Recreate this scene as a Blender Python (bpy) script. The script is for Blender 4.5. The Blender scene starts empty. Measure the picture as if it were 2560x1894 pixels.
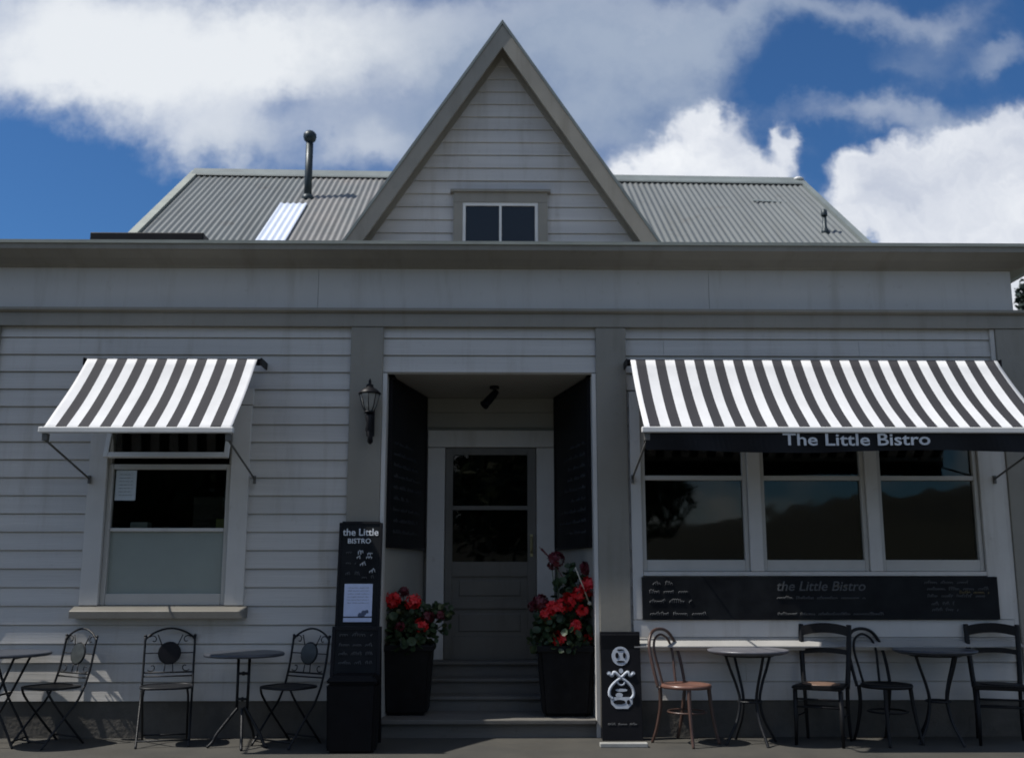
import bpy, bmesh, math, random
from mathutils import Vector, Matrix
random.seed(7)
S = bpy.context.scene
COL = S.collection
PI = math.pi

# ------------------------------------------------------------------ materials
def mat(name, col, rough=.6, metal=0., var=0., vscale=3., bump=0., bscale=40., spec=.5, col2=None, stretch=(1,1,1), detail=6.):
    m = bpy.data.materials.new(name); m.use_nodes = True
    n, l = m.node_tree.nodes, m.node_tree.links
    b = n['Principled BSDF']
    b.inputs['Base Color'].default_value = (*col, 1); b.inputs['Roughness'].default_value = rough
    b.inputs['Metallic'].default_value = metal; b.inputs['Specular IOR Level'].default_value = spec
    if var or col2 or bump:
        tc = n.new('ShaderNodeTexCoord'); mp = n.new('ShaderNodeMapping'); mp.inputs['Scale'].default_value = stretch
        l.new(tc.outputs['Object'], mp.inputs['Vector'])
    if var or col2:
        t = n.new('ShaderNodeTexNoise'); t.inputs['Scale'].default_value = vscale; t.inputs['Detail'].default_value = detail
        t.inputs['Roughness'].default_value = .62
        l.new(mp.outputs[0], t.inputs['Vector'])
        r = n.new('ShaderNodeMapRange'); r.inputs[1].default_value = .3; r.inputs[2].default_value = .7
        l.new(t.outputs['Fac'], r.inputs[0])
        x = n.new('ShaderNodeMix'); x.data_type = 'RGBA'
        x.inputs[6].default_value = (*[c*(1-var) for c in col], 1)
        x.inputs[7].default_value = (*(col2 if col2 else [min(1, c*(1+var)) for c in col]), 1)
        l.new(r.outputs[0], x.inputs[0]); l.new(x.outputs[2], b.inputs['Base Color'])
        q = n.new('ShaderNodeMapRange'); q.inputs[3].default_value = rough*.82; q.inputs[4].default_value = min(1, rough*1.15)
        l.new(t.outputs['Fac'], q.inputs[0]); l.new(q.outputs[0], b.inputs['Roughness'])
    if bump:
        t2 = n.new('ShaderNodeTexNoise'); t2.inputs['Scale'].default_value = bscale; t2.inputs['Detail'].default_value = 5
        l.new(mp.outputs[0], t2.inputs['Vector'])
        bp = n.new('ShaderNodeBump'); bp.inputs['Strength'].default_value = bump; bp.inputs['Distance'].default_value = .02
        l.new(t2.outputs['Fac'], bp.inputs['Height']); l.new(bp.outputs[0], b.inputs['Normal'])
    return m

def weather(m, amount, scale, stretch, tint=(.55,.50,.42), lo=.52, hi=.75):
    """stains and dirt with a shape of their own, multiplied into the paint"""
    n, l = m.node_tree.nodes, m.node_tree.links; b = n['Principled BSDF']; inp = b.inputs['Base Color']
    src = inp.links[0].from_socket if inp.links else None
    tc = n.new('ShaderNodeTexCoord'); mp = n.new('ShaderNodeMapping'); mp.inputs['Scale'].default_value = stretch; mp.inputs['Location'].default_value=(3,5,7); l.new(tc.outputs['Object'], mp.inputs[0])
    t = n.new('ShaderNodeTexNoise'); t.inputs['Scale'].default_value = scale; t.inputs['Detail'].default_value = 7; t.inputs['Roughness'].default_value=.65; l.new(mp.outputs[0], t.inputs['Vector'])
    r = n.new('ShaderNodeMapRange'); r.inputs[1].default_value=lo; r.inputs[2].default_value=hi; r.inputs[4].default_value=amount; l.new(t.outputs['Fac'], r.inputs[0])
    x = n.new('ShaderNodeMix'); x.data_type='RGBA'; x.blend_type='MULTIPLY'; l.new(r.outputs[0], x.inputs[0])
    if src: l.new(src, x.inputs[6])
    else: x.inputs[6].default_value = inp.default_value
    x.inputs[7].default_value = (*tint,1); l.new(x.outputs[2], inp)
    return m
M = {}
M['board'] = mat('weatherboard_paint', (.50,.487,.46), .5, var=.10, vscale=1.0, bump=.10, bscale=14, stretch=(.25,1,6.3), detail=3)
M['gboard'] = mat('gable_paint', (.50,.49,.475), .5, var=.10, vscale=1.0, bump=.10, bscale=14, stretch=(.25,1,6.3), detail=3)
M['frieze'] = mat('frieze_paint', (.515,.505,.48), .5, var=.06, vscale=.9, bump=.05, bscale=9)
M['taupe'] = mat('taupe_trim_paint', (.245,.23,.195), .5, var=.09, vscale=2.2, bump=.06, bscale=20)
M['casing'] = mat('light_trim_paint', (.55,.535,.505), .45, var=.06, vscale=3, bump=.04, bscale=18)
M['white'] = mat('white_trim_paint', (.66,.66,.64), .4, var=.06, vscale=5)
M['sash'] = mat('sash_paint', (.45,.44,.41), .4, var=.06, vscale=4)
M['door'] = mat('door_paint', (.115,.108,.094), .4, var=.09, vscale=3, bump=.04, bscale=30)
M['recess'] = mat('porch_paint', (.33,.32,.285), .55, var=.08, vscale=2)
M['plinth'] = mat('concrete_plinth', (.09,.083,.072), .9, var=.25, vscale=3.5, bump=.3, bscale=35)
M['step'] = mat('worn_timber_step', (.12,.113,.10), .7, var=.2, vscale=3, bump=.15, bscale=30, stretch=(.3,2,2))
M['asphalt'] = mat('pavement_asphalt', (.047,.046,.041), .92, var=.22, vscale=2.2, bump=.5, bscale=160, detail=12, col2=(.062,.058,.048))
M['road'] = mat('road_asphalt', (.05,.05,.05), .9, var=.25, vscale=.6, bump=.5, bscale=120, detail=12)
M['kerb'] = mat('kerb_concrete', (.3,.29,.27), .9, var=.15, vscale=3, bump=.2)
M['earth'] = mat('grassy_earth', (.05,.07,.025), .95, var=.35, vscale=.05, col2=(.09,.09,.04))
M['hill'] = mat('hill_bush', (.02,.026,.02), .95, var=.4, vscale=.03, col2=(.032,.036,.026))
M['black'] = mat('black_paint', (.007,.007,.009), .5, spec=.2, var=.2, vscale=6)
M['iron'] = mat('black_wrought_iron', (.009,.010,.012), .5, spec=.3, var=.25, vscale=25, bump=.15, bscale=90)
M['chalk'] = mat('blackboard', (.007,.008,.011), .6, spec=.15, var=.45, vscale=5, col2=(.014,.016,.018))
M['chalkw'] = mat('chalk_white', (.62,.65,.68), .9, var=.2, vscale=60)
M['chalkg'] = mat('chalk_faint', (.085,.09,.095), .9, var=.3, vscale=60)
M['chalkf'] = mat('chalk_rubbed', (.035,.038,.042), .9)
M['chalko'] = mat('chalk_ochre', (.13,.105,.05), .9, var=.3, vscale=60)
M['paper'] = mat('poster_paper', (.50,.56,.74), .7, var=.06, vscale=14)
M['bin'] = mat('black_plastic', (.006,.006,.007), .6, spec=.12, var=.2, vscale=8)
M['pot'] = mat('black_glazed_pot', (.006,.006,.007), .45, spec=.15, var=.3, vscale=9)
M['soil'] = mat('soil', (.03,.02,.012), .95)
M['leafg'] = mat('geranium_leaf', (.013,.032,.009), .6, var=.4, vscale=9, col2=(.03,.058,.016))
M['leafy'] = mat('geranium_yellowing_leaf', (.06,.07,.02), .55, var=.3, vscale=9)
M['stem'] = mat('green_stem', (.06,.08,.03), .6)
M['red'] = mat('geranium_petal', (.56,.010,.014), .5, var=.3, vscale=30)
M['dred'] = mat('dark_red_shaded_petal', (.10,.006,.014), .55, var=.3, vscale=30)  # shade on dim flower heads is put into this colour; the spike shares it
M['armg'] = mat('arm_grey_metal', (.10,.098,.09), .5)
M['stake'] = mat('pale_cane', (.5,.45,.34), .6)
M['brownwood'] = mat('worn_brown_bentwood', (.062,.034,.026), .4, var=.35, vscale=14, stretch=(1,1,.3))
M['seatwood'] = mat('polished_brown_seat', (.14,.07,.052), .35, var=.3, vscale=12)
M['darkwood'] = mat('black_stained_wood', (.008,.008,.009), .5, spec=.25, var=.3, vscale=12)
M['tanwood'] = mat('worn_tan_seat', (.16,.10,.07), .5, var=.3, vscale=9)
M['tabtop'] = mat('dark_mosaic_top', (.045,.05,.062), .35, var=.25, vscale=30)
M['tabtop2'] = mat('grey_metal_top', (.10,.10,.115), .38, var=.2, vscale=18)
M['medal'] = mat('slate_medallion', (.03,.035,.035), .5, var=.3, vscale=30)
M['cowl'] = mat('flue_dark_metal', (.02,.032,.038), .45, metal=.3, var=.2, vscale=9)
M['flash'] = mat('roof_flashing', (.26,.28,.25), .6, var=.15, vscale=3)
M['flashd'] = mat('ridge_capping', (.15,.175,.175), .6, var=.15, vscale=3)
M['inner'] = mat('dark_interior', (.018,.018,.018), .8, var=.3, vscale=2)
M['frost'] = mat('frosted_glass_film', (.25,.285,.262), .35, var=.08, vscale=1.5, spec=.6)
M['box1'] = mat('cream_card', (.42,.43,.42), .7, var=.1, vscale=9)
M['box2'] = mat('yellow_green_card', (.22,.23,.08), .7, var=.15, vscale=9)
M['brass'] = mat('aged_brass', (.30,.27,.16), .35, metal=.8)
M['bark'] = mat('bark', (.07,.05,.035), .9, var=.3, vscale=6, bump=.5, bscale=12)
M['tleaf'] = mat('tree_leaf', (.03,.055,.02), .6, var=.45, vscale=1.2, col2=(.06,.09,.03))
M['tleaf2'] = mat('distant_tree_leaf', (.02,.035,.03), .6, var=.4, vscale=2)
M['globe'] = mat('lamp_glass_milky', (.26,.26,.24), .08, var=.1, vscale=10)

# corrugated roof: worn green-grey paint with rust-pink stains of their own shape
def roof_mat():
    m = mat('corrugated_roof_paint', (.122,.135,.136), .55, var=.1, vscale=1.2, bump=.05, bscale=20, stretch=(1,.25,.25))
    n, l = m.node_tree.nodes, m.node_tree.links
    b = n['Principled BSDF']; src = b.inputs['Base Color'].links[0].from_socket
    tc = n.new('ShaderNodeTexCoord')
    t = n.new('ShaderNodeTexNoise'); t.inputs['Scale'].default_value = 1.3; t.inputs['Detail'].default_value = 8
    l.new(tc.outputs['Object'], t.inputs['Vector'])
    # faded band between the clear sheet and the gable
    sx = n.new('ShaderNodeSeparateXYZ'); l.new(tc.outputs['Object'], sx.inputs[0])
    a = n.new('ShaderNodeMapRange'); a.inputs[1].default_value = -2.75; a.inputs[2].default_value = -2.45; a.interpolation_type='SMOOTHSTEP'
    l.new(sx.outputs[0], a.inputs[0])
    c = n.new('ShaderNodeMapRange'); c.inputs[1].default_value = -1.0; c.inputs[2].default_value = -.6; c.inputs[3].default_value=1; c.inputs[4].default_value=0
    l.new(sx.outputs[0], c.inputs[0])
    mu = n.new('ShaderNodeMath'); mu.operation='MULTIPLY'; l.new(a.outputs[0], mu.inputs[0]); l.new(c.outputs[0], mu.inputs[1])
    r = n.new('ShaderNodeMapRange'); r.inputs[1].default_value=.25; r.inputs[2].default_value=.6; l.new(t.outputs['Fac'], r.inputs[0])
    mv = n.new('ShaderNodeMath'); mv.operation='MULTIPLY'; l.new(mu.outputs[0], mv.inputs[0]); l.new(r.outputs[0], mv.inputs[1])
    x = n.new('ShaderNodeMix'); x.data_type='RGBA'; l.new(mv.outputs[0], x.inputs[0]); l.new(src, x.inputs[6]); x.inputs[7].default_value=(.185,.18,.175,1)
    l.new(x.outputs[2], b.inputs['Base Color'])
    return m
M['roof'] = roof_mat()
M['clear'] = mat('translucent_roof_sheet', (.62,.68,.80), .4, var=.06, vscale=2)

for k_ in ('board','gboard','frieze','taupe','casing'):
    weather(M[k_], .5, 1.0, (5,1,.55)); weather(M[k_], .45, 9, (1,1,1), lo=.62, hi=.8)
for k_ in ('plinth','asphalt','step'): weather(M[k_], .6, 1.3, (1,1,1)); weather(M[k_], .6, 14, (1,1,1), lo=.6)
weather(M['roof'], .55, 1.0, (7,.5,.5), (.6,.58,.52)); weather(M['roof'], .6, 2.5, (1,1,1), (.55,.42,.33), lo=.6)
weather(M['pot'], .8, 4, (1,1,.5), (3,2.8,2.5), lo=.5); weather(M['door'], .5, 2, (3,1,.8))
# glass: clear pane with Fresnel reflection
def glass_mat(name, tint, rough=0.0):
    m = bpy.data.materials.new(name); m.use_nodes = True
    n, l = m.node_tree.nodes, m.node_tree.links; n.clear()
    o = n.new('ShaderNodeOutputMaterial'); mx = n.new('ShaderNodeMixShader'); f = n.new('ShaderNodeFresnel'); f.inputs[0].default_value = 1.5
    t = n.new('ShaderNodeBsdfTransparent'); t.inputs[0].default_value = (*tint, 1)
    g = n.new('ShaderNodeBsdfGlossy'); g.inputs['Roughness'].default_value = rough; g.inputs[0].default_value = (.72,.66,.60,1)
    tc = n.new('ShaderNodeTexCoord'); ns = n.new('ShaderNodeTexNoise'); ns.inputs['Scale'].default_value = 1.7; ns.inputs['Detail'].default_value = 2
    bp = n.new('ShaderNodeBump'); bp.inputs['Strength'].default_value = .3; bp.inputs['Distance'].default_value = .01
    l.new(tc.outputs['Object'], ns.inputs['Vector']); l.new(ns.outputs['Fac'], bp.inputs['Height']); l.new(bp.outputs[0], g.inputs['Normal'])
    l.new(f.outputs[0], mx.inputs[0]); l.new(t.outputs[0], mx.inputs[1]); l.new(g.outputs[0], mx.inputs[2]); l.new(mx.outputs[0], o.inputs[0])
    return m
M['glass'] = glass_mat('window_glass', (.8,.84,.82), .03)
M['glassd'] = glass_mat('door_glass', (.3,.33,.33), .02)
M['glassb'] = mat('gable_glass', (.008,.02,.036), .25, spec=.25)

# striped awning canvas: stripes by object X
def stripe_mat(name, x0, pitch, white=(.74,.75,.765), dark=(.034,.034,.041)):
    m = bpy.data.materials.new(name); m.use_nodes = True
    n, l = m.node_tree.nodes, m.node_tree.links; b = n['Principled BSDF']; b.inputs['Roughness'].default_value=.85
    tc = n.new('ShaderNodeTexCoord'); s = n.new('ShaderNodeSeparateXYZ'); l.new(tc.outputs['Object'], s.inputs[0])
    a = n.new('ShaderNodeMath'); a.operation='SUBTRACT'; a.inputs[1].default_value=x0; l.new(s.outputs[0], a.inputs[0])
    d = n.new('ShaderNodeMath'); d.operation='DIVIDE'; d.inputs[1].default_value=pitch; l.new(a.outputs[0], d.inputs[0])
    f = n.new('ShaderNodeMath'); f.operation='FRACT'; l.new(d.outputs[0], f.inputs[0])
    g = n.new('ShaderNodeMath'); g.operation='GREATER_THAN'; g.inputs[1].default_value=.5; l.new(f.outputs[0], g.inputs[0])
    x = n.new('ShaderNodeMix'); x.data_type='RGBA'; x.inputs[6].default_value=(*white,1); x.inputs[7].default_value=(*dark,1)
    l.new(g.outputs[0], x.inputs[0])
    t = n.new('ShaderNodeTexNoise'); t.inputs['Scale'].default_value=5; t.inputs['Detail'].default_value=8; l.new(tc.outputs['Object'], t.inputs['Vector'])
    r = n.new('ShaderNodeMapRange'); r.inputs[3].default_value=.82; r.inputs[4].default_value=1.08; l.new(t.outputs['Fac'], r.inputs[0])
    v = n.new('ShaderNodeVectorMath'); v.operation='SCALE'; l.new(x.outputs[2], v.inputs[0]); l.new(r.outputs[0], v.inputs['Scale'])
    l.new(v.outputs[0], b.inputs['Base Color'])
    tr = n.new('ShaderNodeBsdfTranslucent'); l.new(v.outputs[0], tr.inputs[0]); ms = n.new('ShaderNodeMixShader'); ms.inputs[0].default_value=.16
    l.new(b.outputs[0], ms.inputs[1]); l.new(tr.outputs[0], ms.inputs[2]); l.new(ms.outputs[0], n['Material Output'].inputs[0])
    return m

# ------------------------------------------------------------------ mesh helpers
class MB:
    def __init__(s): s.bm = bmesh.new()
    def box(s, x0,x1,y0,y1,z0,z1, bev=0., mx=None):
        b = bmesh.new() if bev else s.bm
        vs = [b.verts.new((x,y,z)) for x in (x0,x1) for y in (y0,y1) for z in (z0,z1)]
        fs = [(0,1,3,2),(4,6,7,5),(0,4,5,1),(2,3,7,6),(0,2,6,4),(1,5,7,3)]
        for f in fs: b.faces.new([vs[i] for i in f])
        if bev:
            bmesh.ops.recalc_face_normals(b, faces=b.faces)
            bmesh.ops.bevel(b, geom=list(b.edges), offset=bev, segments=2, affect='EDGES', profile=.5)
            s.merge(b, mx); return s
        if mx: bmesh.ops.transform(s.bm, matrix=mx, verts=vs)
        return s
    def merge(s, b, mx=None):
        if mx: bmesh.ops.transform(b, matrix=mx, verts=b.verts)
        me = bpy.data.meshes.new('t'); b.to_mesh(me); b.free(); s.bm.from_mesh(me); bpy.data.meshes.remove(me)
    def prism(s, poly, axis, a, b):
        """extrude polygon along axis; poly in the two other axes"""
        def P(p, t):
            if axis == 'X': return (t, p[0], p[1])
            if axis == 'Y': return (p[0], t, p[1])
            return (p[0], p[1], t)
        A = [s.bm.verts.new(P(p,a)) for p in poly]; B = [s.bm.verts.new(P(p,b)) for p in poly]
        n = len(poly)
        s.bm.faces.new(A); s.bm.faces.new(B[::-1])
        for i in range(n): s.bm.faces.new((A[i], B[i], B[(i+1)%n], A[(i+1)%n]))
        return s
    def hexa(s, p):
        """8 points: bottom 4 ccw, top 4 ccw"""
        v = [s.bm.verts.new(q) for q in p]
        for f in ((0,3,2,1),(4,5,6,7),(0,1,5,4),(1,2,6,5),(2,3,7,6),(3,0,4,7)): s.bm.faces.new([v[i] for i in f])
        return s
    def quad(s, *p):
        s.bm.faces.new([s.bm.verts.new(q) for q in p]); return s
    def tube(s, pts, r, n=8, closed=False, smooth=True):
        pts = [Vector(p) for p in pts]
        R = r if isinstance(r, (list,tuple)) else [r]*len(pts)
        rings = []; N = len(pts); up = None
        for i, p in enumerate(pts):
            if closed: t = pts[(i+1)%N]-pts[i-1]
            else: t = pts[min(i+1,N-1)]-pts[max(i-1,0)]
            t.normalize()
            if up is None:
                up = Vector((0,0,1)) if abs(t.z) < .9 else Vector((1,0,0))
            a = up - t*up.dot(t)
            if a.length < 1e-4: a = Vector((0,1,0)) - t*t.y
            a.normalize(); up = a; c = t.cross(a)
            rings.append([s.bm.verts.new(p + (a*math.cos(2*PI*k/n)+c*math.sin(2*PI*k/n))*R[i]) for k in range(n)])
        M_ = N if closed else N-1
        for i in range(M_):
            A = rings[i]; B = rings[(i+1)%N]
            for k in range(n):
                f = s.bm.faces.new((A[k],A[(k+1)%n],B[(k+1)%n],B[k])); f.smooth = smooth
        if not closed:
            s.bm.faces.new(rings[0][::-1]); s.bm.faces.new(rings[-1])
        return s
    def lathe(s, prof, c=(0,0,0), n=32, sx=1, sy=1, smooth=True):
        rings = []
        for r, z in prof:
            rings.append([s.bm.verts.new((c[0]+r*sx*math.cos(2*PI*k/n), c[1]+r*sy*math.sin(2*PI*k/n), c[2]+z)) for k in range(n)])
        for A, B in zip(rings, rings[1:]):
            for k in range(n):
                f = s.bm.faces.new((A[k],A[(k+1)%n],B[(k+1)%n],B[k])); f.smooth = smooth
        s.bm.faces.new(rings[0][::-1]); s.bm.faces.new(rings[-1])
        return s
    def blob(s, c, r, sub=2, jit=.15, sc=(1,1,1)):
        b = bmesh.new(); bmesh.ops.create_icosphere(b, subdivisions=sub, radius=r)
        for v in b.verts: v.co *= 1+random.uniform(-jit,jit); v.co = Vector((v.co.x*sc[0], v.co.y*sc[1], v.co.z*sc[2]))
        for f in b.faces: f.smooth = True
        s.merge(b, Matrix.Translation(c)); return s
    def build(s, name, m, parent=None, recalc=True, mx=None):
        if mx: bmesh.ops.transform(s.bm, matrix=mx, verts=s.bm.verts)
        if recalc: bmesh.ops.recalc_face_normals(s.bm, faces=s.bm.faces)
        me = bpy.data.meshes.new(name); s.bm.to_mesh(me); s.bm.free()
        me.materials.append(m)
        o = bpy.data.objects.new(name, me); COL.objects.link(o)
        if parent: o.parent = parent
        return o
def tag(o, label=None, cat=None, group=None, kind=None):
    if label: o['label'] = label
    if cat: o['category'] = cat
    if group: o['group'] = group
    if kind: o['kind'] = kind
    return o
def thing(name, label, cat, loc=(0,0,0), rz=0, group=None):
    o = bpy.data.objects.new(name, None); COL.objects.link(o); o.location = loc; o.rotation_euler = (0,0,rz)
    o.empty_display_size = .2
    return tag(o, label, cat, group)
def copy_tree(o, parent=None):
    c = o.copy(); COL.objects.link(c); c.parent = parent
    for ch in [k for k in o.children]: copy_tree(ch, c)
    return c
def wire(pts, seg=10):
    """Catmull-Rom through points"""
    P = [Vector(p) for p in pts]; out = []
    for i in range(len(P)-1):
        p0 = P[max(i-1,0)]; p1 = P[i]; p2 = P[i+1]; p3 = P[min(i+2,len(P)-1)]
        for k in range(seg):
            t = k/seg
            out.append(.5*((2*p1)+(p2-p0)*t+(2*p0-5*p1+4*p2-p3)*t*t+(3*p1-p0-3*p2+p3)*t**3))
    out.append(P[-1]); return out
def text(name, body, size, m, parent, loc, rot=(PI/2,0,0), depth=.002, off=0., sx=1., shear=0., align='CENTER', arch=None):
    cu = bpy.data.curves.new(name, 'FONT'); cu.body = body; cu.size = size; cu.extrude = depth; cu.offset = off; cu.shear = shear
    cu.align_x = align; cu.align_y = 'CENTER'; cu.resolution_u = 3
    t = bpy.data.objects.new(name, cu); COL.objects.link(t)
    bpy.context.view_layer.update()
    me = bpy.data.meshes.new_from_object(t.evaluated_get(bpy.context.evaluated_depsgraph_get()))
    bpy.data.objects.remove(t); bpy.data.curves.remove(cu)
    for v in me.vertices:
        v.co.x *= sx
        if arch: v.co.y += arch(v.co.x)
    me.transform(Matrix.Translation(loc) @ Matrix.Rotation(rot[2],4,'Z') @ Matrix.Rotation(rot[0],4,'X'))
    me.materials.clear(); me.materials.append(m)
    o = bpy.data.objects.new(name, me); COL.objects.link(o); o.parent = parent
    return o
def scribble(mb, mx, x0, x1, z, h, words=3, r=.0022):
    """handwriting-like wavy chalk strokes along local x, in plane y=0"""
    x = x0; L = (x1-x0)
    while x < x1:
        wl = min(x1-x, random.uniform(.10,.28)*L+h)
        pts = []; ph = 0.; n = max(6, int(wl/(h*.09))); am = .3
        for i in range(n):
            ph += 1.05
            if i % 6 == 0: am = random.choice((.26,.28,.3,.55))
            pts.append(mx @ Vector((x+wl*i/(n-1)+.16*h*math.sin(ph), 0, z + h*am*math.cos(ph)+(h*.25 if am>.5 else 0))))
        mb.tube(pts, r, 4); x += wl + h*1.1

# ------------------------------------------------------------------ setting
def ground():
    mb = MB(); mb.quad((-900,-700,-.16),(900,-700,-.16),(900,900,-.16),(-900,900,-.16)); tag(mb.build('ground', M['earth']), kind='structure')
    mb = MB(); mb.box(-60,60,-3.6,12,-.3,0); tag(mb.build('pavement', M['asphalt']), kind='structure')
    mb = MB(); mb.box(-60,60,-3.78,-3.602,-.3,.003,bev=.015); tag(mb.build('kerb', M['kerb']), kind='structure')
    mb = MB(); mb.box(-60,60,-14,-3.79,-.3,-.13); tag(mb.build('road', M['road']), kind='structure')
    # hills across the road: seen mirrored in the shop windows
    mb = MB(); b = mb.bm; nx, ny = 90, 14; V = {}
    for i in range(nx+1):
        x = -420 + 840*i/nx
        crest = 14.5 + 12.5/(1+math.exp(-(x-92)/13)) + 1.0*math.sin(x/23) + .5*math.sin(x/7) + (9/(1+math.exp((x+60)/25)))
        for j in range(ny+1):
            t = j/ny; y = -170 - 260*t
            V[i,j] = b.verts.new((x, y, -.2 + max(crest,4)*math.sin(t*PI)**1.2*(1+.08*random.uniform(-1,1))))
    for i in range(nx):
        for j in range(ny):
            f = b.faces.new((V[i,j],V[i+1,j],V[i+1,j+1],V[i,j+1])); f.smooth = True
    tag(mb.build('hills', M['hill']), kind='structure')
ground()

# ------------------------------------------------------------------ building
B = thing('bistro_building', 'single storey grey weatherboard shop with taupe trim, parapet and steep central gable', 'building')
PITCH = .157
def boards(mb, x0, x1, z0, z1, Y=0., org=.30, slope=None):
    """lapped boards with a recessed shadow groove; slope=(cx, apexz, k) clips to a triangle"""
    k = math.floor((z0-org)/PITCH+1e-6)
    while True:
        a = org+k*PITCH; b = a+PITCH
        if a >= z1-1e-6: break
        lo = max(a, z0); hi = min(b, z1)
        def yy(z): return Y-.024+.016*(z-a)/PITCH
        g = min(hi, b-.011)
        rj = random.Random(int(k*7919+x0*131)); o_ = rj.uniform(-.002,.002)
        segs = [(x0,x1)]
        if not slope and x1-x0 > 1.0:
            xs = sorted(rj.uniform(x0+.3,x1-.3) for _ in range(rj.choice((0,1,1,2)) if x1-x0>2 else rj.choice((0,0,1))))
            pts_ = [x0]+xs+[x1]; segs = [(pts_[i]+(.0012 if i else 0), pts_[i+1]-(.0012 if i<len(pts_)-2 else 0)) for i in range(len(pts_)-1)]
        for (p, q, ya, yb, sa, sb) in [(lo, g, yy(lo)+o_+rj.uniform(-.0012,.0012), yy(g)+o_, *sg_) for sg_ in segs]+[(g, hi, Y-.001, Y-.001, x0, x1)]:
            if q-p < .002: continue
            if slope:
                cx, az, s = slope
                wa = (az-p)/s; wb = (az-q)/s
                if wb <= .02: continue
                mb.hexa([(cx-wa,ya,p),(cx+wa,ya,p),(cx+wa,Y+.03,p),(cx-wa,Y+.03,p),(cx-wb,yb,q),(cx+wb,yb,q),(cx+wb,Y+.03,q),(cx-wb,Y+.03,q)])
            else:
                mb.hexa([(sa,ya,p),(sb,ya,p),(sb,Y+.03,p),(sa,Y+.03,p),(sa,yb,q),(sb,yb,q),(sb,Y+.03,q),(sa,Y+.03,q)])
        k += 1
# front wall boards
mb = MB()
boards(mb, -8.4,-4.775,.30,3.534); boards(mb, -4.45,-3.57,.30,3.534); boards(mb, -3.57,-2.185,.30,.985); boards(mb, -3.57,-2.185,2.97,3.534); boards(mb, -2.185,-1.315,.30,3.534)
boards(mb, -1.026,.879,3.115,3.534)
boards(mb, 1.149,1.17,.30,3.534); boards(mb, 1.17,4.46,.30,.715); boards(mb, 1.17,4.46,2.95,3.534)
mb.build('weatherboard_wall', M['board'], B)
# structural wall behind boards (with openings), side and back walls
mb = MB()
for a in ((-8.40,-3.43,0,3.9),(-3.43,-2.33,0,1.14),(-3.43,-2.33,2.86,3.9),(-2.33,-1.0,0,3.9),(-1.0,.86,3.14,3.9),(.86,1.24,0,3.9),(1.24,4.28,0,1.40),(1.24,4.28,2.86,3.9),(4.28,4.70,0,3.9)):
    mb.box(a[0],a[1],.032,.16,a[2],a[3])
mb.box(-8.4,-8.26,.16,7.5,0,3.9); mb.box(4.56,4.70,.16,7.5,0,4.4); mb.box(-8.26,4.56,7.36,7.5,0,3.9)
mb.build('wall', M['board'], B)
mb = MB()
for x0,x1 in ((-8.4,-1.0),(.86,4.70)): mb.box(x0,x1,-.012,.031,0,.298)
mb.build('plinth', M['plinth'], B)
mb = MB(); mb.box(-8.42,4.70,0,.14,3.9,4.23); mb.box(-8.25,4.55,.165,7.35,3.86,3.9)
mb.build('parapet', M['frieze'], B)
# interior lining
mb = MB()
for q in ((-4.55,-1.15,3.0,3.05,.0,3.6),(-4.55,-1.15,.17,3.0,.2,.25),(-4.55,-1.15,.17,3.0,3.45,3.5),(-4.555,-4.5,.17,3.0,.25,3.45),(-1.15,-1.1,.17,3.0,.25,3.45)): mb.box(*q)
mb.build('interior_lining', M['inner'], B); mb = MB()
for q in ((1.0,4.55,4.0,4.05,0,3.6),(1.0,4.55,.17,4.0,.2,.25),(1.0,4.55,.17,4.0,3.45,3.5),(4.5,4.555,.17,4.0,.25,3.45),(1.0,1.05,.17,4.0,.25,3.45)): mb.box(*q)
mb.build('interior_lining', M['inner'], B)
# pilasters, beam, frieze, cornice
for x0,x1 in ((-1.315,-1.026),(.879,1.149),(4.504,4.775),(-4.775,-4.45)):
    mb = MB(); mb.box(x0,x1,-.058,.03,0,3.534,bev=.006); mb.build('pilaster', M['taupe'], B)
for x0,x1 in ((-1.024,-.985),(.840,.877)):
    mb = MB(); mb.box(x0,x1,-.05,.10,.15 if 0 else 0.0,3.112,bev=.004); mb.build('corner_trim', M['casing'], B)
mb = MB(); mb.box(4.46,4.502,-.04,.03,.30,3.532,bev=.003); mb.build('corner_trim', M['casing'], B)
mb = MB(); mb.box(-8.45,4.79,-.07,.03,3.535,3.655)
mb.prism([(.03,3.656),(-.085,3.656),(-.11,3.672),(-.11,3.695),(-.06,3.704),(.03,3.704)],'X',-8.48,4.82)
mb.build('beam', M['taupe'], B)
mb = MB()
for a_,b_ in ((-8.42,-5.2),(-5.197,-1.63),(-1.627,1.92),(1.923,4.70)): mb.box(a_,b_,-.03-random.uniform(0,.0015),.0,3.705,4.078)
mb.build('frieze', M['frieze'], B)
mb = MB()
prof = [(-.03,4.079),(-.06,4.082),(-.08,4.096),(-.13,4.106),(-.21,4.122),(-.26,4.145),(-.30,4.165)]
prof += [(-.325,4.17),(-.33,4.222),(-.315,4.236),(.16,4.26),(.16,4.079)]
# swept along the front and mitred round the right corner
def cx_(p): return 4.70+(-p[0]-.03 if p[0]<-.03 else 0)*1.25
rows = []
for p in prof[:-2]+[(-.0301,4.26),(-.0301,4.079)]:
    rows.append([mb.bm.verts.new((-8.45,p[0],p[1])), mb.bm.verts.new((cx_(p),p[0],p[1])), mb.bm.verts.new((cx_(p),2.2,p[1]))])
for a,b in zip(rows, rows[1:]+rows[:1]):
    for k in range(2): mb.bm.faces.new((a[k],a[k+1],b[k+1],b[k]))
mb.bm.faces.new([q[0] for q in rows]); mb.bm.faces.new([q[2] for q in rows][::-1])
mb.box(-8.44,4.69,.001,.16,4.235,4.26)
mb.build('cornice', M['taupe'], B)
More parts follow.
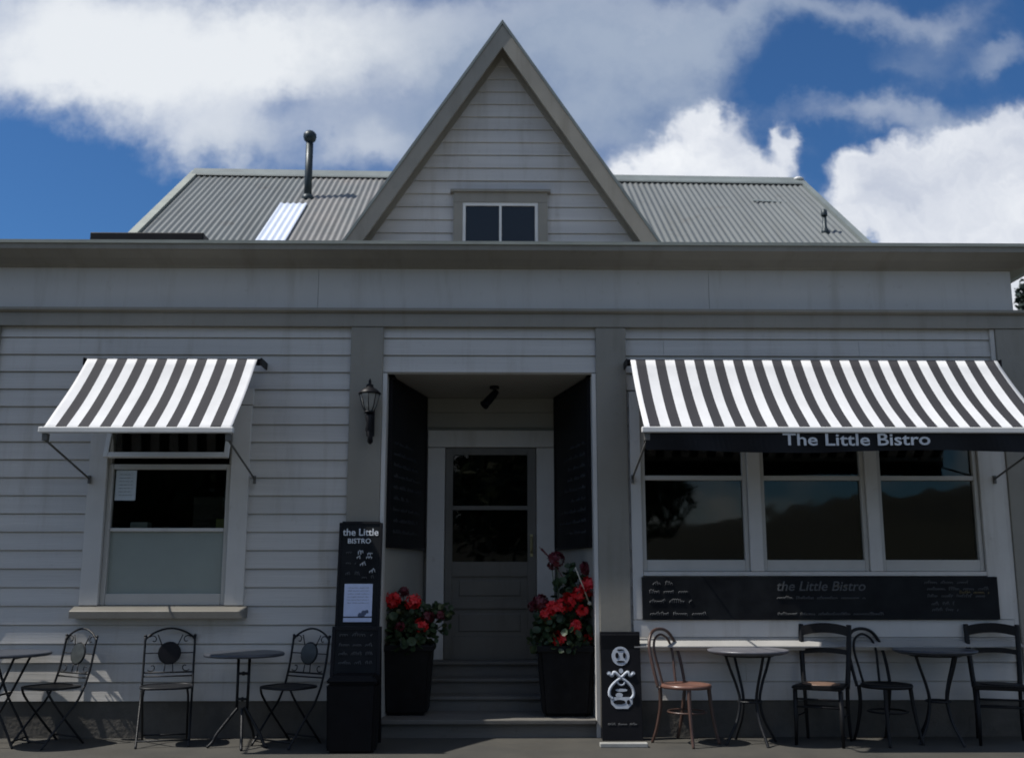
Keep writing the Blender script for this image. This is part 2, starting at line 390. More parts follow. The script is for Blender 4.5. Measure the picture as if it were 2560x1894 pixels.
# thin pale strip: sunlit top edge of the cornice put into colour
mb = MB(); mb.box(-8.5,5.09,-.345,-.332,4.217,4.246); mb.build('cornice_lit_edge', M['flash'], B)

# porch recess: splayed walls, ceiling, stairs, back wall
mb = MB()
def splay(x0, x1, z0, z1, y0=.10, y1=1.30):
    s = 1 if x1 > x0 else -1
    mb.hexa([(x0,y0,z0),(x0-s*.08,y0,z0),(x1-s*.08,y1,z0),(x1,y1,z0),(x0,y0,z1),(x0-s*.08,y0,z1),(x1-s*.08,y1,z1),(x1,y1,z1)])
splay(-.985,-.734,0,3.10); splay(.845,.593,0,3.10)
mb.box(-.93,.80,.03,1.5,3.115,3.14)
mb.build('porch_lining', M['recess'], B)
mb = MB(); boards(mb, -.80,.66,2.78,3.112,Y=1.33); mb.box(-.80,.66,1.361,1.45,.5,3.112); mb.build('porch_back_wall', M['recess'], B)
for i in range(3):
    z = .145+.13*(i+1); y = .52+.26*i
    mb = MB(); mb.box(-.93+.05*i,.79-.05*i,y,1.36,z-.13,z-.03); mb.box(-.94+.05*i,.80-.05*i,y-.03,1.36,z-.029,z,bev=.006); mb.build('stair', M['step'], B)
mb = MB(); mb.box(-.983,.838,-.03,.60,0,.11); mb.box(-.983,.838,-.075,.60,.111,.15,bev=.008); mb.build('step', M['step'], B)
# door
D = thing('door', None, None); del_keys = None
D.parent = B
mb = MB()
x0,x1,z0,z1,Y = -.52,.386,.536,2.60,1.27
dx0,dx1 = -.445,.30
mb.box(x0,dx0,Y,Y+.05,z0,z1,bev=.004); mb.box(dx1,x1,Y,Y+.05,z0,z1,bev=.004)
mb.box(dx0,dx1,Y,Y+.05,2.53,z1); mb.box(dx0,dx1,Y,Y+.05,1.98,2.02); mb.box(dx0,dx1,Y,Y+.05,1.33,1.47); mb.box(dx0,dx1,Y,Y+.05,z0,.75); mb.box(dx0,dx1,Y,Y+.05,1.02,1.10)
mb.box(dx0,dx1,Y+.025,Y+.045,.75,1.33)
mb.box(dx0+.07,dx1-.07,Y+.012,Y+.03,.80,.97,bev=.006); mb.box(dx0+.07,dx1-.07,Y+.012,Y+.03,1.14,1.29,bev=.006)
dl = mb.build('door_leaf', M['door'], D)
for a,b in ((1.47,1.98),(2.02,2.53)):
    mb = MB(); mb.box(dx0,dx1,Y+.022,Y+.028,a,b); mb.build('pane', M['glassd'], D)
mb = MB(); mb.box(.325,.355,Y-.006,Y,1.52,1.74,bev=.003); mb.tube(wire([(.34,Y-.005,1.56),(.34,Y-.05,1.57),(.34,Y-.055,1.64),(.34,Y-.05,1.70),(.34,Y-.005,1.71)]),.008,8); mb.build('handle', M['brass'], D)
mb = MB(); mb.box(-.70,-.525,1.25,1.34,.536,2.60,bev=.004); mb.box(.391,.57,1.25,1.34,.536,2.60,bev=.004); mb.box(-.70,.57,1.245,1.34,2.605,2.775,bev=.004)
mb.build('door_frame', M['casing'], D)
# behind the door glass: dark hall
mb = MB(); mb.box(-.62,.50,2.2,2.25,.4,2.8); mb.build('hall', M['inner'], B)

# left window
def win_part(p, name, boxes, m, bev=.004):
    mb = MB()
    for b in boxes: mb.box(*b, bev=bev)
    return mb.build(name, m, p)
WL = thing('window', None, None); WL.parent = B; tag(WL,'window with frosted lower half and propped top sash under the short awning')
win_part(WL,'casing',[(-3.575,-3.415,-.045,.06,1.088,2.82),(-2.335,-2.175,-.045,.06,1.088,2.82),(-3.585,-2.165,-.05,.06,2.825,2.97)],M['casing'])
MB().prism([(-.145,.985),(.06,.985),(.06,1.085),(-.03,1.085),(-.135,1.048),(-.145,1.04)],'X',-3.61,-2.14).build('sill', mat('sill_paint',(.155,.147,.128),.45,var=.1,vscale=3), WL)
win_part(WL,'frame',[(-3.413,-3.37,-.005,.06,1.088,2.30),(-2.38,-2.337,-.005,.06,1.088,2.30),(-3.368,-2.382,-.005,.06,1.088,1.185),(-3.368,-2.382,-.005,.06,2.255,2.30),(-3.413,-2.337,0,.06,2.70,2.82),(-3.413,-3.39,0,.06,2.305,2.69),(-2.36,-2.337,0,.06,2.305,2.69)],M['sash'])
win_part(WL,'transom_bar',[(-3.367,-2.383,-.002,.05,1.715,1.745)],M['casing'])
mb = MB(); mb.box(-3.37,-2.38,.03,.034,1.745,2.256); mb.build('pane', M['glass'], WL)
mb = MB(); mb.box(-3.37,-2.38,.028,.034,1.185,1.716); mb.build('frosted_pane', M['frost'], WL)
# hopper sash propped out at the bottom
hm = Matrix.Translation((0,-.005,2.74)) @ Matrix.Rotation(math.radians(-17),4,'X')
mb = MB()
for b in ((-3.415,-3.375,-.035,0,-.42,0),(-2.375,-2.335,-.035,0,-.42,0),(-3.374,-2.376,-.035,0,-.42,-.375),(-3.374,-2.376,-.035,0,-.04,0)): mb.box(*b, bev=.003, mx=hm)
hs = mb.build('hopper_sash', M['white'], WL)
mb = MB(); mb.box(-3.376,-2.374,-.02,-.016,-.376,-.04, mx=hm); mb.build('hopper_pane', M['glass'], WL)

# right shop window: three bays
WR = thing('shop_window', None, None); WR.parent = B; tag(WR,'three bay shop window under the long awning')
bays = ((1.30,2.162),(2.351,3.207),(3.388,4.215))
bx = [(1.17,1.262,-.05,.06,.968,2.95),(4.255,4.458,-.05,.06,.968,2.95),(1.264,4.253,-.05,.06,2.80,2.95),(1.264,4.253,-.05,.06,1.335,1.372)]
bx += [(2.20,2.313,-.05,.06,1.375,2.798),(3.245,3.350,-.05,.06,1.375,2.798)]
win_part(WR,'casing',bx,M['casing'])
win_part(WR,'apron_board',[(1.17,4.458,-.045,.03,.82,.966)],M['casing'])
MB().prism([(-.15,.742),(-.15,.752),(-.055,.795),(-.055,.812),(-.046,.818),(.03,.818),(.03,.742)],'X',1.16,4.47).build('apron_ledge', mat('ledge_paint',(.33,.325,.31),.5,var=.1,vscale=3), WR)
win_part(WR,'ledge_moulding',[(1.17,4.46,-.10,.03,.715,.740)],M['casing'],.004)
for a,b in bays:
    f = win_part(WR,'frame',[(a-.036,a,-.02,.05,1.375,2.795),(b,b+.036,-.02,.05,1.375,2.795),(a,b,-.02,.05,1.375,1.472),(a,b,-.018,.05,2.165,2.205),(a,b,-.02,.05,2.745,2.795)],M['sash'])
    mb = MB(); mb.box(a,b,.02,.025,1.472,2.165); mb.build('pane', M['glass'], WR)
    mb = MB(); mb.box(a,b,.02,.025,2.205,2.745); mb.build('pane', M['glass'], WR)

# main roof
E0, RY, RZ, EY = 4.43, 4.6, 6.78, 1.35   # eave z, ridge y, ridge z, eave y
RX0, RX1 = -4.20, 4.235
def roofz(x, y):
    zr = RZ + .045*(-x/4.2)
    if y <= RY: return E0+(zr-E0)*(y-EY)/(RY-EY)
    return zr-(zr-E0)*(y-RY)/(RY-EY)
def corrugated(x0, x1, y0, y1, dz, m, parent, name, amp=.0095):
    mb = MB(); b = mb.bm; n = int((x1-x0)/.0127); ys = [y0, (y0+y1)/2, y1]
    nn = 6; prev = None
    for i in range(n+1):
        x = x0+(x1-x0)*i/n
        h = amp*math.cos(2*PI*x/.0762)
        col = []
        for y in ys:
            col.append(b.verts.new((x, y-.6*h, roofz(x,y)+dz+.8*h)))
        if prev:
            for k in range(len(ys)-1):
                f = b.faces.new((prev[k],col[k],col[k+1],prev[k+1])); f.smooth = True
        prev = col
    return mb.build(name, m, parent, recalc=False)
R = thing('roof', None, None); R.parent = B
corrugated(RX0,RX1,EY,RY,0,M['roof'],R,'roof_sheet')
corrugated(RX0,RX1,RY,RY*2-EY,0,M['roof'],R,'roof_sheet')
corrugated(-2.76,-2.42,1.5,3.42,.020,M['clear'],R,'skylight_sheet',.0095)
# second lap of faded sheet with its lower edge near the flue
mb = MB()
mb.prism([(RY-.15,-.10),(RY-.14,-.075),(RY-.05,.0),(RY,.055),(RY+.05,.0),(RY+.14,-.075),(RY+.15,-.10),(RY,.005)],'X',RX0-.03,RX1+.03)
for v in mb.bm.verts: v.co.z += roofz(v.co.x, RY)+.02
mb.build('ridge_capping', M['flashd'], R)
def barge(xa, xb, m, name='barge_flashing', up=.045):
    mb = MB()
    for ya,yb in ((EY,RY),(RY,2*RY-EY)):
        za, zb = roofz(xa,ya), roofz(xa,yb)
        mb.hexa([(xa,ya,za-.13),(xb,ya,za-.13),(xb,yb,zb-.13),(xa,yb,zb-.13),(xa,ya,za+up),(xb,ya,za+up),(xb,yb,zb+up),(xa,yb,zb+up)])
    return mb.build(name, m, R)
barge(RX0-.06,RX0+.045,M['flash']); barge(RX1-.02,RX1+.05,M['flashd'])
mb = MB(); mb.blob((RX1-.03,RY-.02,roofz(RX1,RY)+.045),.055,2,.05,(1.3,1,.6)); mb.build('ridge_glint_finial', M['white'], R)  # white finial blob, its white colour stands in for a glint of light
# gable ends of main roof
for x in (RX0+.05, RX1-.12): MB().prism([(EY+.1,4.0),(2*RY-EY-.1,4.0),(2*RY-EY-.1,E0),(RY,RZ-.12),(EY+.1,E0)],'X',x,x+.06).build('end_wall', M['board'], R)
# flue
FL = thing('flue', None, None); FL.parent = B
fz = roofz(-2.47,3.7)
mb = MB(); mb.lathe([(.052,-.12),(.049,.3),(.047,.80)],(-2.47,3.7,fz),20); mb.lathe([(.085,-.08),(.078,.0),(.062,.03)],(-2.47,3.7,fz),20); mb.build('pipe', M['cowl'], FL)
mb = MB(); mb.lathe([(.04,.75),(.075,.785),(.087,.83),(.082,.87),(.05,.905),(.02,.915)],(-2.47,3.7,fz),20)
mb.build('cowl', M['cowl'], FL)
VP_ = thing('vent_pipe', None, None); VP_.parent = B
vz = roofz(3.9,2.65)
mb = MB(); mb.lathe([(.05,-.05),(.045,.02),(.026,.05),(.024,.24)],(3.9,2.65,vz),14); mb.lathe([(.036,.20),(.038,.215),(.034,.27),(.018,.285)],(3.9,2.65,vz),14)
mb.build('pipe', M['cowl'], VP_)
mb = MB(); mb.box(-.28,.28,-.03,.03,-.004,.002, mx=Matrix.Translation((3.6,3.75,roofz(3.6,3.75)+.008)) @ Matrix.Rotation(.14,4,'Z') @ Matrix.Rotation(math.radians(36),4,'X')); mb.build('lap_flashing', M['flashd'], R)

# gable
G = thing('gable', None, None); G.parent = B
CX, AZ, SL = .045, 7.645, 1.507       # centre, apex z, slope (rise/run)
L0 = 4.35
mb = MB(); boards(mb, 0,0,4.30,AZ-.25,Y=2.2,slope=(CX,AZ-.22,SL)); mb.build('gable_wall', M['gboard'], G)
def slab(ya, yb, t0, t1, name, m, zlow=L0):
    """two sloping slabs following the gable; t0/t1 = vertical offsets below the outer line"""
    mb = MB()
    for s in (-1,1):
        def px(z, t): return CX + s*(AZ-t-z)/SL
        a = [(CX,AZ-t0),(px(zlow,t0),zlow),(px(zlow,t1),zlow),(CX,AZ-t1)]
        mb.prism(a,'Y',ya,yb)
    return mb.build(name, m, G)
slab(1.885,7.0,.0,.05,'roof_edge',M['flashd'])
slab(1.90,1.935,.052,.335,'bargeboard',M['taupe'])
slab(1.936,2.19,.16,.20,'soffit',M['taupe'])
slab(2.16,2.185,.201,.33,'inner_trim',M['taupe'])
mb = MB(); mb.prism([(CX-2.2,4.3),(CX+2.2,4.3),(CX+.05,AZ-.2),(CX-.05,AZ-.2)],'Y',6.9,6.95); mb.build('gable_wall', M['gboard'], G)
GW = thing('gable_window', None, None); GW.parent = B
gx0,gx1,gz0,gz1 = -.405,.455,4.72,5.515
mb = MB()
mb.box(-.51,gx0-.002,2.13,2.2,4.5,gz1+.0); mb.box(gx1+.002,.565,2.13,2.2,4.5,gz1); mb.box(-.51,.565,2.13,2.2,gz1+.003,5.635); mb.box(-.545,.60,2.10,2.2,5.637,5.665)
gw = mb.build('casing', M['taupe'], GW)
mb = MB()
mb.box(gx0,gx0+.035,2.14,2.2,gz0,gz1); mb.box(gx1-.035,gx1,2.14,2.2,gz0,gz1); mb.box(gx0+.035,gx1-.035,2.14,2.2,gz1-.035,gz1); mb.box(gx0+.035,gx1-.035,2.14,2.2,gz0,gz0+.05); mb.box(.012,.040,2.142,2.2,gz0+.05,gz1-.035)
mb.build('frame', M['white'], GW)
mb = MB(); mb.box(gx0+.035,gx1-.035,2.16,2.166,gz0+.05,gz1-.035); mb.build('pane', M['glassb'], GW)

# thin black panel on the parapet
tag(MB().box(-3.86,-2.79,.30,.90,4.44,4.53,bev=.01).build('roof_panel', M['black']), 'thin black panel lying flat on the parapet at the left of the corrugated roof', 'roof panel')

# ------------------------------------------------------------------ awnings
def awning(name, label, xa, xb, x0s, pitch, z_top, z_bot, out, skew=0.0, sag=.05, valance=None):
    t = thing(name, label, 'awning', (0,0,0), 0, 'striped awnings over the windows')
    sm = stripe_mat('awning_canvas', x0s, pitch)
    mb = MB(); b = mb.bm; nx, ny = 60, 14; V = {}
    for i in range(nx+1):
        u = i/nx; x = xa+(xb-xa)*u
        for j in range(ny+1):
            s = j/ny
            d = sag*math.sin(PI*s**.8)*(.5+.5*math.sin(PI*u)**.5) + math.sin(PI*s)*(.011*math.sin(u*(xb-xa)*9+.8*math.sin(s*5))+.004*math.sin(u*(xb-xa)*23+2+s*3))
            V[i,j] = b.verts.new((x, -.245-(out-.245)*s - d*.25, z_top+(z_bot-z_top)*s - d*.8))
    for i in range(nx):
        for j in range(ny):
            f = b.faces.new((V[i,j],V[i+1,j],V[i+1,j+1],V[i,j+1])); f.smooth=True
    o = mb.build('canopy', sm, t)
    so = o.modifiers.new('thick','SOLIDIFY'); so.thickness = .004
    mb = MB(); mb.tube([(xa-.03,-.215,z_top-.022),(xb+.03,-.215,z_top-.022)],.03,14); 
    for x in (xa-.045, xb+.02): mb.box(x+.006,x+.02,-.25,.0,z_top-.055,z_top+.01,bev=.004)
    mb.build('roller', M['black'], t)
    mb = MB(); mb.box(xa-.025,xb+.025,-out-.03,-out+.012,z_bot-.035,z_bot+.012,bev=.008); mb.build('front_bar', M['white'], t)
    for k, x in enumerate((xa+.02, xb-.02)):
        mb = MB(); mb.box(x-.022,x+.022,-out-.005,-out+.045,z_bot-.095,z_bot-.037,bev=.005)
        mb.tube([(x,-out+.03,z_bot-.09),(x,-.055,z_bot-.31)],.009,10)
        mb.box(x-.012,x+.012,-.07,-.046,z_bot-.35,z_bot-.28,bev=.003)
        mb.build('support_arm', M['armg'], t)
    return t
A1 = awning('striped_awning','short black and white striped awning over the single left window',-3.575,-2.10,-3.575,1.475/8.5,3.196,2.475,1.02,sag=.075)
A2 = awning('striped_awning','long black and white striped awning with lettered valance over the shop window',1.165,4.405,1.165-.04,.171,3.20,2.485,1.02,sag=.12)
mb = MB(); b = mb.bm; n = 80; V=[]
for i in range(n+1):
    u = i/n; x = 1.17+3.23*u
    zb = 2.305 + .012*math.cos(u*9) ; V.append((b.verts.new((x,-1.022+.004*math.sin(u*50),2.45)), b.verts.new((x,-1.018+.012*math.sin(u*33),zb))))
for a, c in zip(V, V[1:]): b.faces.new((a[0],c[0],c[1],a[1]))
val = mb.build('valance', M['black'], A2); so = val.modifiers.new('thick','SOLIDIFY'); so.thickness=.003
text('lettering','The Little Bistro',.135,mat('valance_lettering',(.62,.64,.66),.8,var=.15,vscale=4),val,(2.845,-1.032,2.4),depth=.0006,off=.002,sx=1.31,arch=lambda x: -.020*math.cos(x*1.2+.2)+.012)

# ------------------------------------------------------------------ lantern and spot
L = thing('wall_lantern','black coach lantern with pale glass on the pillar left of the door','lantern',(-1.12,-.06,2.48))
mb = MB(); mb.box(-.035,.035,-.02,.0,.06,.30,bev=.008); mb.tube(wire([(0,-.02,.20),(.01,-.07,.10),(.015,-.10,.04),(.015,-.12,.0),(.01,-.15,.03),(.0,-.14,.10),(.0,-.13,.18),(0,-.13,.26)],8),[.016]*57,10)
mb.lathe([(.008,-.02),(.026,.0),(.022,.04),(.008,.06)],(.012,-.11,0),12); mb.lathe([(.012,.06),(.03,.10),(.02,.16),(.035,.22),(.012,.26)],(0,-.13,0),14); mb.build('bracket', M['black'], L)
mb = MB(); mb.lathe([(.035,.265),(.055,.30),(.085,.40),(.086,.415)],(0,-.13,0),8,smooth=False); mb.build('glass_shade', M['globe'], L)
mb = MB(); mb.lathe([(.098,.416),(.098,.428),(.06,.462),(.035,.475),(.03,.50),(.012,.51),(.014,.53),(.004,.555)],(0,-.13,0),16)
mb.lathe([(.045,.25),(.045,.265),(.02,.268)],(0,-.13,0),12)
for k in range(8):
    a = 2*PI*k/8; mb.tube([(.036*math.cos(a),-.13+.036*math.sin(a),.262),(.057*math.cos(a),-.13+.057*math.sin(a),.30),(.089*math.cos(a),-.13+.089*math.sin(a),.418)],.004,5)
mb.build('cage', M['black'], L)
Sp = thing('ceiling_spotlight','small black spotlight on the ceiling of the door recess','spotlight',(-.03,.62,3.115))
mb = MB(); mb.lathe([(.045,-.025),(.045,-.0005)],(0,0,0),16); mb.tube([(0,0,-.02),(0,0,-.07)],.012,8); mb.build('mount', M['black'], Sp)
mb = MB(); mb.tube([(.02,.0,-.05),(-.02,-.02,-.10),(-.09,-.06,-.185),(-.10,-.066,-.195)],[.028,.038,.042,.046],14); mb.build('lamp_head', M['black'], Sp)

# ------------------------------------------------------------------ boards
def menu_side(label, xf, xb, s, z0=1.60, z1=3.09):
    # board fixed on a splayed recess wall
    y0, y1 = .12, 1.22
    xa = xf; xe = xf+(xb-xf)*(y1-.0)/1.3
    t = thing('menu_board', label, 'menu board', (xa,y0,z0), 0, 'menu boards on the sides of the door recess')
    d = Vector((xe-xa, y1-y0, 0)); Ln = d.length; ang = math.atan2(d.y, d.x)
    t.rotation_euler = (0,0,ang)
    o = -1 if s < 0 else 1
    oy = lambda a,b: (a*o, b*o) if o>0 else (b*o, a*o)
    mb = MB(); ya,yb = oy(.012,.03); mb.box(0,Ln,min(ya,yb),max(ya,yb),0,z1-z0); mb.build('board', M['chalk'], t)
    mb = MB(); ya,yb = oy(.008,.04); ya,yb=min(ya,yb),max(ya,yb)
    mb.box(-.02,-.001,ya,yb,-.02,z1-z0+.015); mb.box(Ln+.001,Ln+.02,ya,yb,-.02,z1-z0+.015); mb.box(0,Ln,ya,yb,-.02,-.001); mb.box(0,Ln,ya,yb,z1-z0+.001,z1-z0+.015)
    mb.build('frame', M['black'], t)
    mb = MB()
    for i in range(9):
        z = .12+i*.10
        scribble(mb, Matrix.Translation((0,.032*o,0)), .10, Ln*random.uniform(.55,.9), z, .035, r=.0025)
    mb.build('chalk_writing', M['chalkf'], t)
menu_side('tall black menu board on the left side wall of the door recess', -.985,-.734,-1)
menu_side('tall black menu board on the right side wall of the door recess', .845,.593,1)

LB = thing('long_chalkboard','long low chalkboard panel with faint writing beneath the shop window','chalkboard',(2.786,-.05,1.146))
mb = MB(); mb.box(-1.54,1.54,-.024,.0,-.178,.183,bev=.003); mb.build('board', M['chalk'], LB)
mb = MB()
for z,a,b in ((.12,-1.45,-1.25),(.05,-1.48,-1.15),(-.03,-1.48,-1.12),(-.135,-1.48,-1.0)): scribble(mb, Matrix.Translation((0,-.026,0)), a, b, z, .034, r=.003)
for z,a,b in ((.13,.90,1.30),(.075,.92,1.45),(.015,.92,1.42),(-.05,.95,1.15),(-.10,.95,1.18)): scribble(mb, Matrix.Translation((0,-.026,0)), a, b, z, .030, r=.003)
for z,a,b in ((0,-.38,.38),(-.135,-.38,.55)): scribble(mb, Matrix.Translation((0,-.026,0)), a, b, z, .026, r=.003)
mb.build('chalk_writing', M['chalkg'], LB)
text('lettering','the Little Bistro',.115,M['chalkg'],LB,(0,-.027,.10),depth=.001,shear=.25,off=.001,sx=1.05)
mb = MB(); scribble(mb, Matrix.Translation((0,-.026,0)), 1.2, 1.46, .045, .03, r=.003); scribble(mb, Matrix.Translation((0,-.026,0)), .12, .22, .10, .03, r=.003); mb.build('chalk_writing', M['chalko'], LB)

# tall chalkboard leaning on left pilaster
TB = thing('tall_chalkboard','tall narrow chalkboard with white lettering and a pinned poster leaning on the left door pillar','chalkboard',(-1.165,-.36,0))
lean = math.atan2(.24,1.78)
TB.rotation_euler = (-lean,0,math.radians(1.5))
mb = MB(); mb.box(-.162,.162,-.012,.012,0,1.80); mb.build('board', M['chalk'], TB)
mb = MB(); mb.box(-.185,-.163,-.018,.018,0,1.80,bev=.003); mb.box(.163,.185,-.018,.018,0,1.80,bev=.003); mb.box(-.162,.162,-.018,.018,1.79,1.81); mb.box(-.162,.162,-.018,-.0125,1.0,1.01)
mb.build('frame', M['black'], TB)
text('lettering','the Little',.085,M['chalkw'],TB,(0,-.0145,1.715),depth=.0004,off=.001,sx=.98)
text('lettering','BISTRO',.058,M['chalkw'],TB,(-.01,-.0145,1.64),depth=.0004,off=.001,sx=1.05)
mb = MB(); T_ = Matrix.Translation((0,-.0145,0))
for z,a,b in ((1.535,-.02,.03),(1.50,-.03,.0),(1.53,.06,.11),(1.50,.05,.13),(1.44,.0,.05),(1.38,.08,.13)): scribble(mb, T_, a, b, z, .035, r=.0035)
mb.build('chalk_writing', M['chalkw'], TB)
mb = MB()
for z,a,b in ((1.54,-.12,-.04),(1.45,-.12,-.03),(1.36,-.12,.0),(1.33,.02,.12)): scribble(mb, T_, a, b, z, .03, r=.003)
mb.build('chalk_writing', M['chalkg'], TB)
PO = tag(MB().box(-.118,.118,-.003,0,0,.315).build('poster', M['paper']), 'pale blue white poster pinned on the tall chalkboard by the door', 'poster')
PO.location = TB.matrix_basis @ Vector((0,-.0135,.965)); PO.rotation_euler = TB.rotation_euler
mb = MB()
for (cx,cz,r) in ((.02,.055,.02),(.05,.075,.022),(.075,.085,.015),(.045,.05,.016)): mb.blob((cx,-.0035,cz),r,2,.25,(1,.05,1))
for z in (.28,.255,.23,.205,.18,.155): scribble(mb, Matrix.Translation((0,-.0035,0)), -.09,.09, z, .006, r=.0007)
pr = mb.build('print', mat('poster_ink',(.08,.10,.16),.8), PO)

# chalk A-board in front of it
AB = thing('sandwich_board','short chalkboard sandwich sign standing in front of the tall chalkboard','sandwich board',(-1.14,-.46,0))
for s in (-1,1):
    la = math.radians(9)*s
    mx = Matrix.Translation((0,0,.93)) @ Matrix.Rotation(la,4,'X') @ Matrix.Translation((0,0,-.93))
    mb = MB(); mb.box(-.17,.17,-.01,.01,.06,.90,mx=mx); mb.build('panel', M['chalk'], AB)
    mb = MB(); mb.box(-.20,-.172,-.016,.016,0,.93,mx=mx,bev=.003); mb.box(.172,.20,-.016,.016,0,.93,mx=mx,bev=.003); mb.box(-.171,.171,-.016,.016,.901,.93,mx=mx); mb.build('frame', M['black'], AB)
mxf = Matrix.Translation((0,0,.93)) @ Matrix.Rotation(-math.radians(9),4,'X') @ Matrix.Translation((0,-.013,-.93))
mb = MB()
for z in (.86,.78,.71,.64): scribble(mb, mxf, -.14, .13, z, .035 if z>.8 else .028, r=.003)
mb.build('chalk_writing', M['chalkg'], AB)

# black bin
BN = thing('bin','black square bin standing in front of the short chalkboard sign','bin',(-1.125,-.66,0))
mb = MB(); mb.hexa([(-.18,-.15,.0),(.18,-.15,.0),(.18,.15,.0),(-.18,.15,.0),(-.195,-.165,.52),(.195,-.165,.52),(.195,.165,.52),(-.195,.165,.52)])
bmesh.ops.bevel(mb.bm, geom=list(mb.bm.edges), offset=.02, segments=2, affect='EDGES'); mb.build('body', M['bin'], BN)
mb = MB(); mb.hexa([(-.205,-.175,.521),(.205,-.175,.521),(.205,.175,.521),(-.205,.175,.521),(-.17,-.14,.575),(.17,-.14,.575),(.17,.14,.575),(-.17,.14,.575)])
bmesh.ops.bevel(mb.bm, geom=list(mb.bm.edges), offset=.015, segments=2, affect='EDGES'); mb.build('lid', M['bin'], BN)

# sign by right pillar
SB = thing('pavement_sign','black pavement sign with white round emblem and cup drawing beside the right pillar','sign',(1.04,-.20,0))
mb = MB()
lx = Matrix.Rotation(-math.radians(5),4,'X'); lx2 = Matrix.Translation((0,.10,0)) @ Matrix.Rotation(math.radians(3),4,'X')
mb.box(-.168,.168,-.012,.012,.0,.875,mx=lx,bev=.003); mb.build('front_panel', M['black'], SB)
mb = MB(); mb.box(-.165,.165,-.01,.01,.0,.85,mx=lx2,bev=.003); mb.build('back_panel', M['black'], SB)
ew = mat('emblem_white',(.40,.44,.50),.7,var=.15,vscale=25)
mb = MB()
def ring(cx,cz,r,w,n=28,a0=0,a1=2*PI):
    pts = [(cx+r*math.cos(a0+(a1-a0)*i/n), -.014, cz+r*math.sin(a0+(a1-a0)*i/n)) for i in range(n+(0 if a1-a0>6.28 else 1))]
    mb.tube(pts, w, 6, closed=(a1-a0>6.28))
def disc(cx,cz,rx,rz,n=24): mb.prism([(cx+rx*math.cos(2*PI*i/n), cz+rz*math.sin(2*PI*i/n)) for i in range(n)],'Y',-.016,-.0135)
disc(0,.675,.075,.078,32)
# crossing ribbons
for s in (-1,1):
    mb.tube([(p.x,-.014,p.z) for p in wire([(s*.105,0,.535),(s*.075,0,.515),(s*.055,0,.545),(0,0,.50),(-s*.05,0,.465),(-s*.095,0,.41),(-s*.10,0,.36),(-s*.075,0,.33)],6)],.0125,6)
    disc(s*.10,.535,.018,.016); 
disc(0,.555,.018,.02); ring(0,.47,.03,.008); disc(.0,.40,.05,.012); disc(-.02,.36,.03,.02)
mb.prism([(-.095,.345),(.095,.345),(.088,.29),(.05,.252),(-.05,.252),(-.088,.29)],'Y',-.016,-.0135)
mb.build('emblem', ew, SB, mx=lx)
mb = MB(); disc(-.02,.305,.05,.018); disc(.055,.305,.014,.018); disc(-.03,.68,.014,.024); disc(.032,.68,.012,.024); disc(0,.63,.035,.008); disc(0,.725,.03,.007)
for v in mb.bm.verts: v.co.y -= .003
mb.build('emblem_cutout', M['black'], SB, mx=lx)
mb = MB(); scribble(mb, lx @ Matrix.Translation((0,-.0135,0)), -.12,.12,.125,.02,r=.0025); mb.build('small_print', M['chalkg'], SB)
PL = tag(MB().box(-.19,.19,-.035,.035,0,.034,bev=.006).build('timber_batten', mat('weathered_batten',(.30,.30,.28),.7,var=.15,vscale=9)),'pale grey batten lying on the pavement in front of the black pavement sign','batten')
PL.location=(1.01,-.52,.0)

# ------------------------------------------------------------------ planters and geraniums
def planter(label, x, y, w0=.20, w1=.245):
    t = thing('planter', label, 'planter', (x,y,.15), 0, 'tall black planters by the door')
    mb = MB(); h=.59
    mb.hexa([(-w0,-w0,0),(w0,-w0,0),(w0,w0,0),(-w0,w0,0),(-w1,-w1,h),(w1,-w1,h),(w1,w1,h),(-w1,w1,h)])
    bmesh.ops.bevel(mb.bm, geom=list(mb.bm.edges), offset=.03, segments=3, affect='EDGES')
    for f in mb.bm.faces: f.smooth=False
    mb.build('pot', M['pot'], t)
    mb = MB(); mb.box(-w1-.012,w1+.012,-w1-.012,-w1+.02,h-.05,h+.004,bev=.008); mb.box(-w1-.012,w1+.012,w1-.02,w1+.012,h-.05,h+.004,bev=.008)
    mb.box(-w1-.012,-w1+.02,-w1+.02,w1-.02,h-.05,h+.004,bev=.004); mb.box(w1-.02,w1+.012,-w1+.02,w1-.02,h-.05,h+.004,bev=.004); mb.build('rim', M['pot'], t)
    mb = MB(); mb.box(-w1+.03,w1-.03,-w1+.03,w1-.03,h,h+.006); mb.build('soil', M['soil'], t)
    return t
planter('tall black tapered planter left of the door, behind the tall chalkboard', -.79,.36,.185,.225)
planter('tall black tapered planter at the right side of the door recess', .60,.28)
def leafcloud(mb, c, R_, n, size, flat=.25):
    for _ in range(n):
        while True:
            p = Vector((random.uniform(-1,1),random.uniform(-1,1),random.uniform(-1,1)))
            if .25 < p.length < 1: break
        p = Vector((p.x*R_[0], p.y*R_[1], p.z*R_[2])) + Vector(c)
        nrm = Vector((random.gauss(0,.7),random.gauss(-.3,.7),random.gauss(.7,.5))).normalized()
        a = nrm.orthogonal().normalized(); a.rotate(Matrix.Rotation(random.uniform(0,6.28),3,nrm)); b_ = nrm.cross(a)
        s = size*random.uniform(.6,1.25)
        k = 7; ring_ = [mb.bm.verts.new(p + a*s*math.cos(2*PI*i/k)*random.uniform(.85,1.1) + b_*s*math.sin(2*PI*i/k)*random.uniform(.85,1.1) + nrm*s*.25) for i in range(k)]
        cv = mb.bm.verts.new(p)
        for i in range(k): mb.bm.faces.new((cv, ring_[i], ring_[(i+1)%k]))
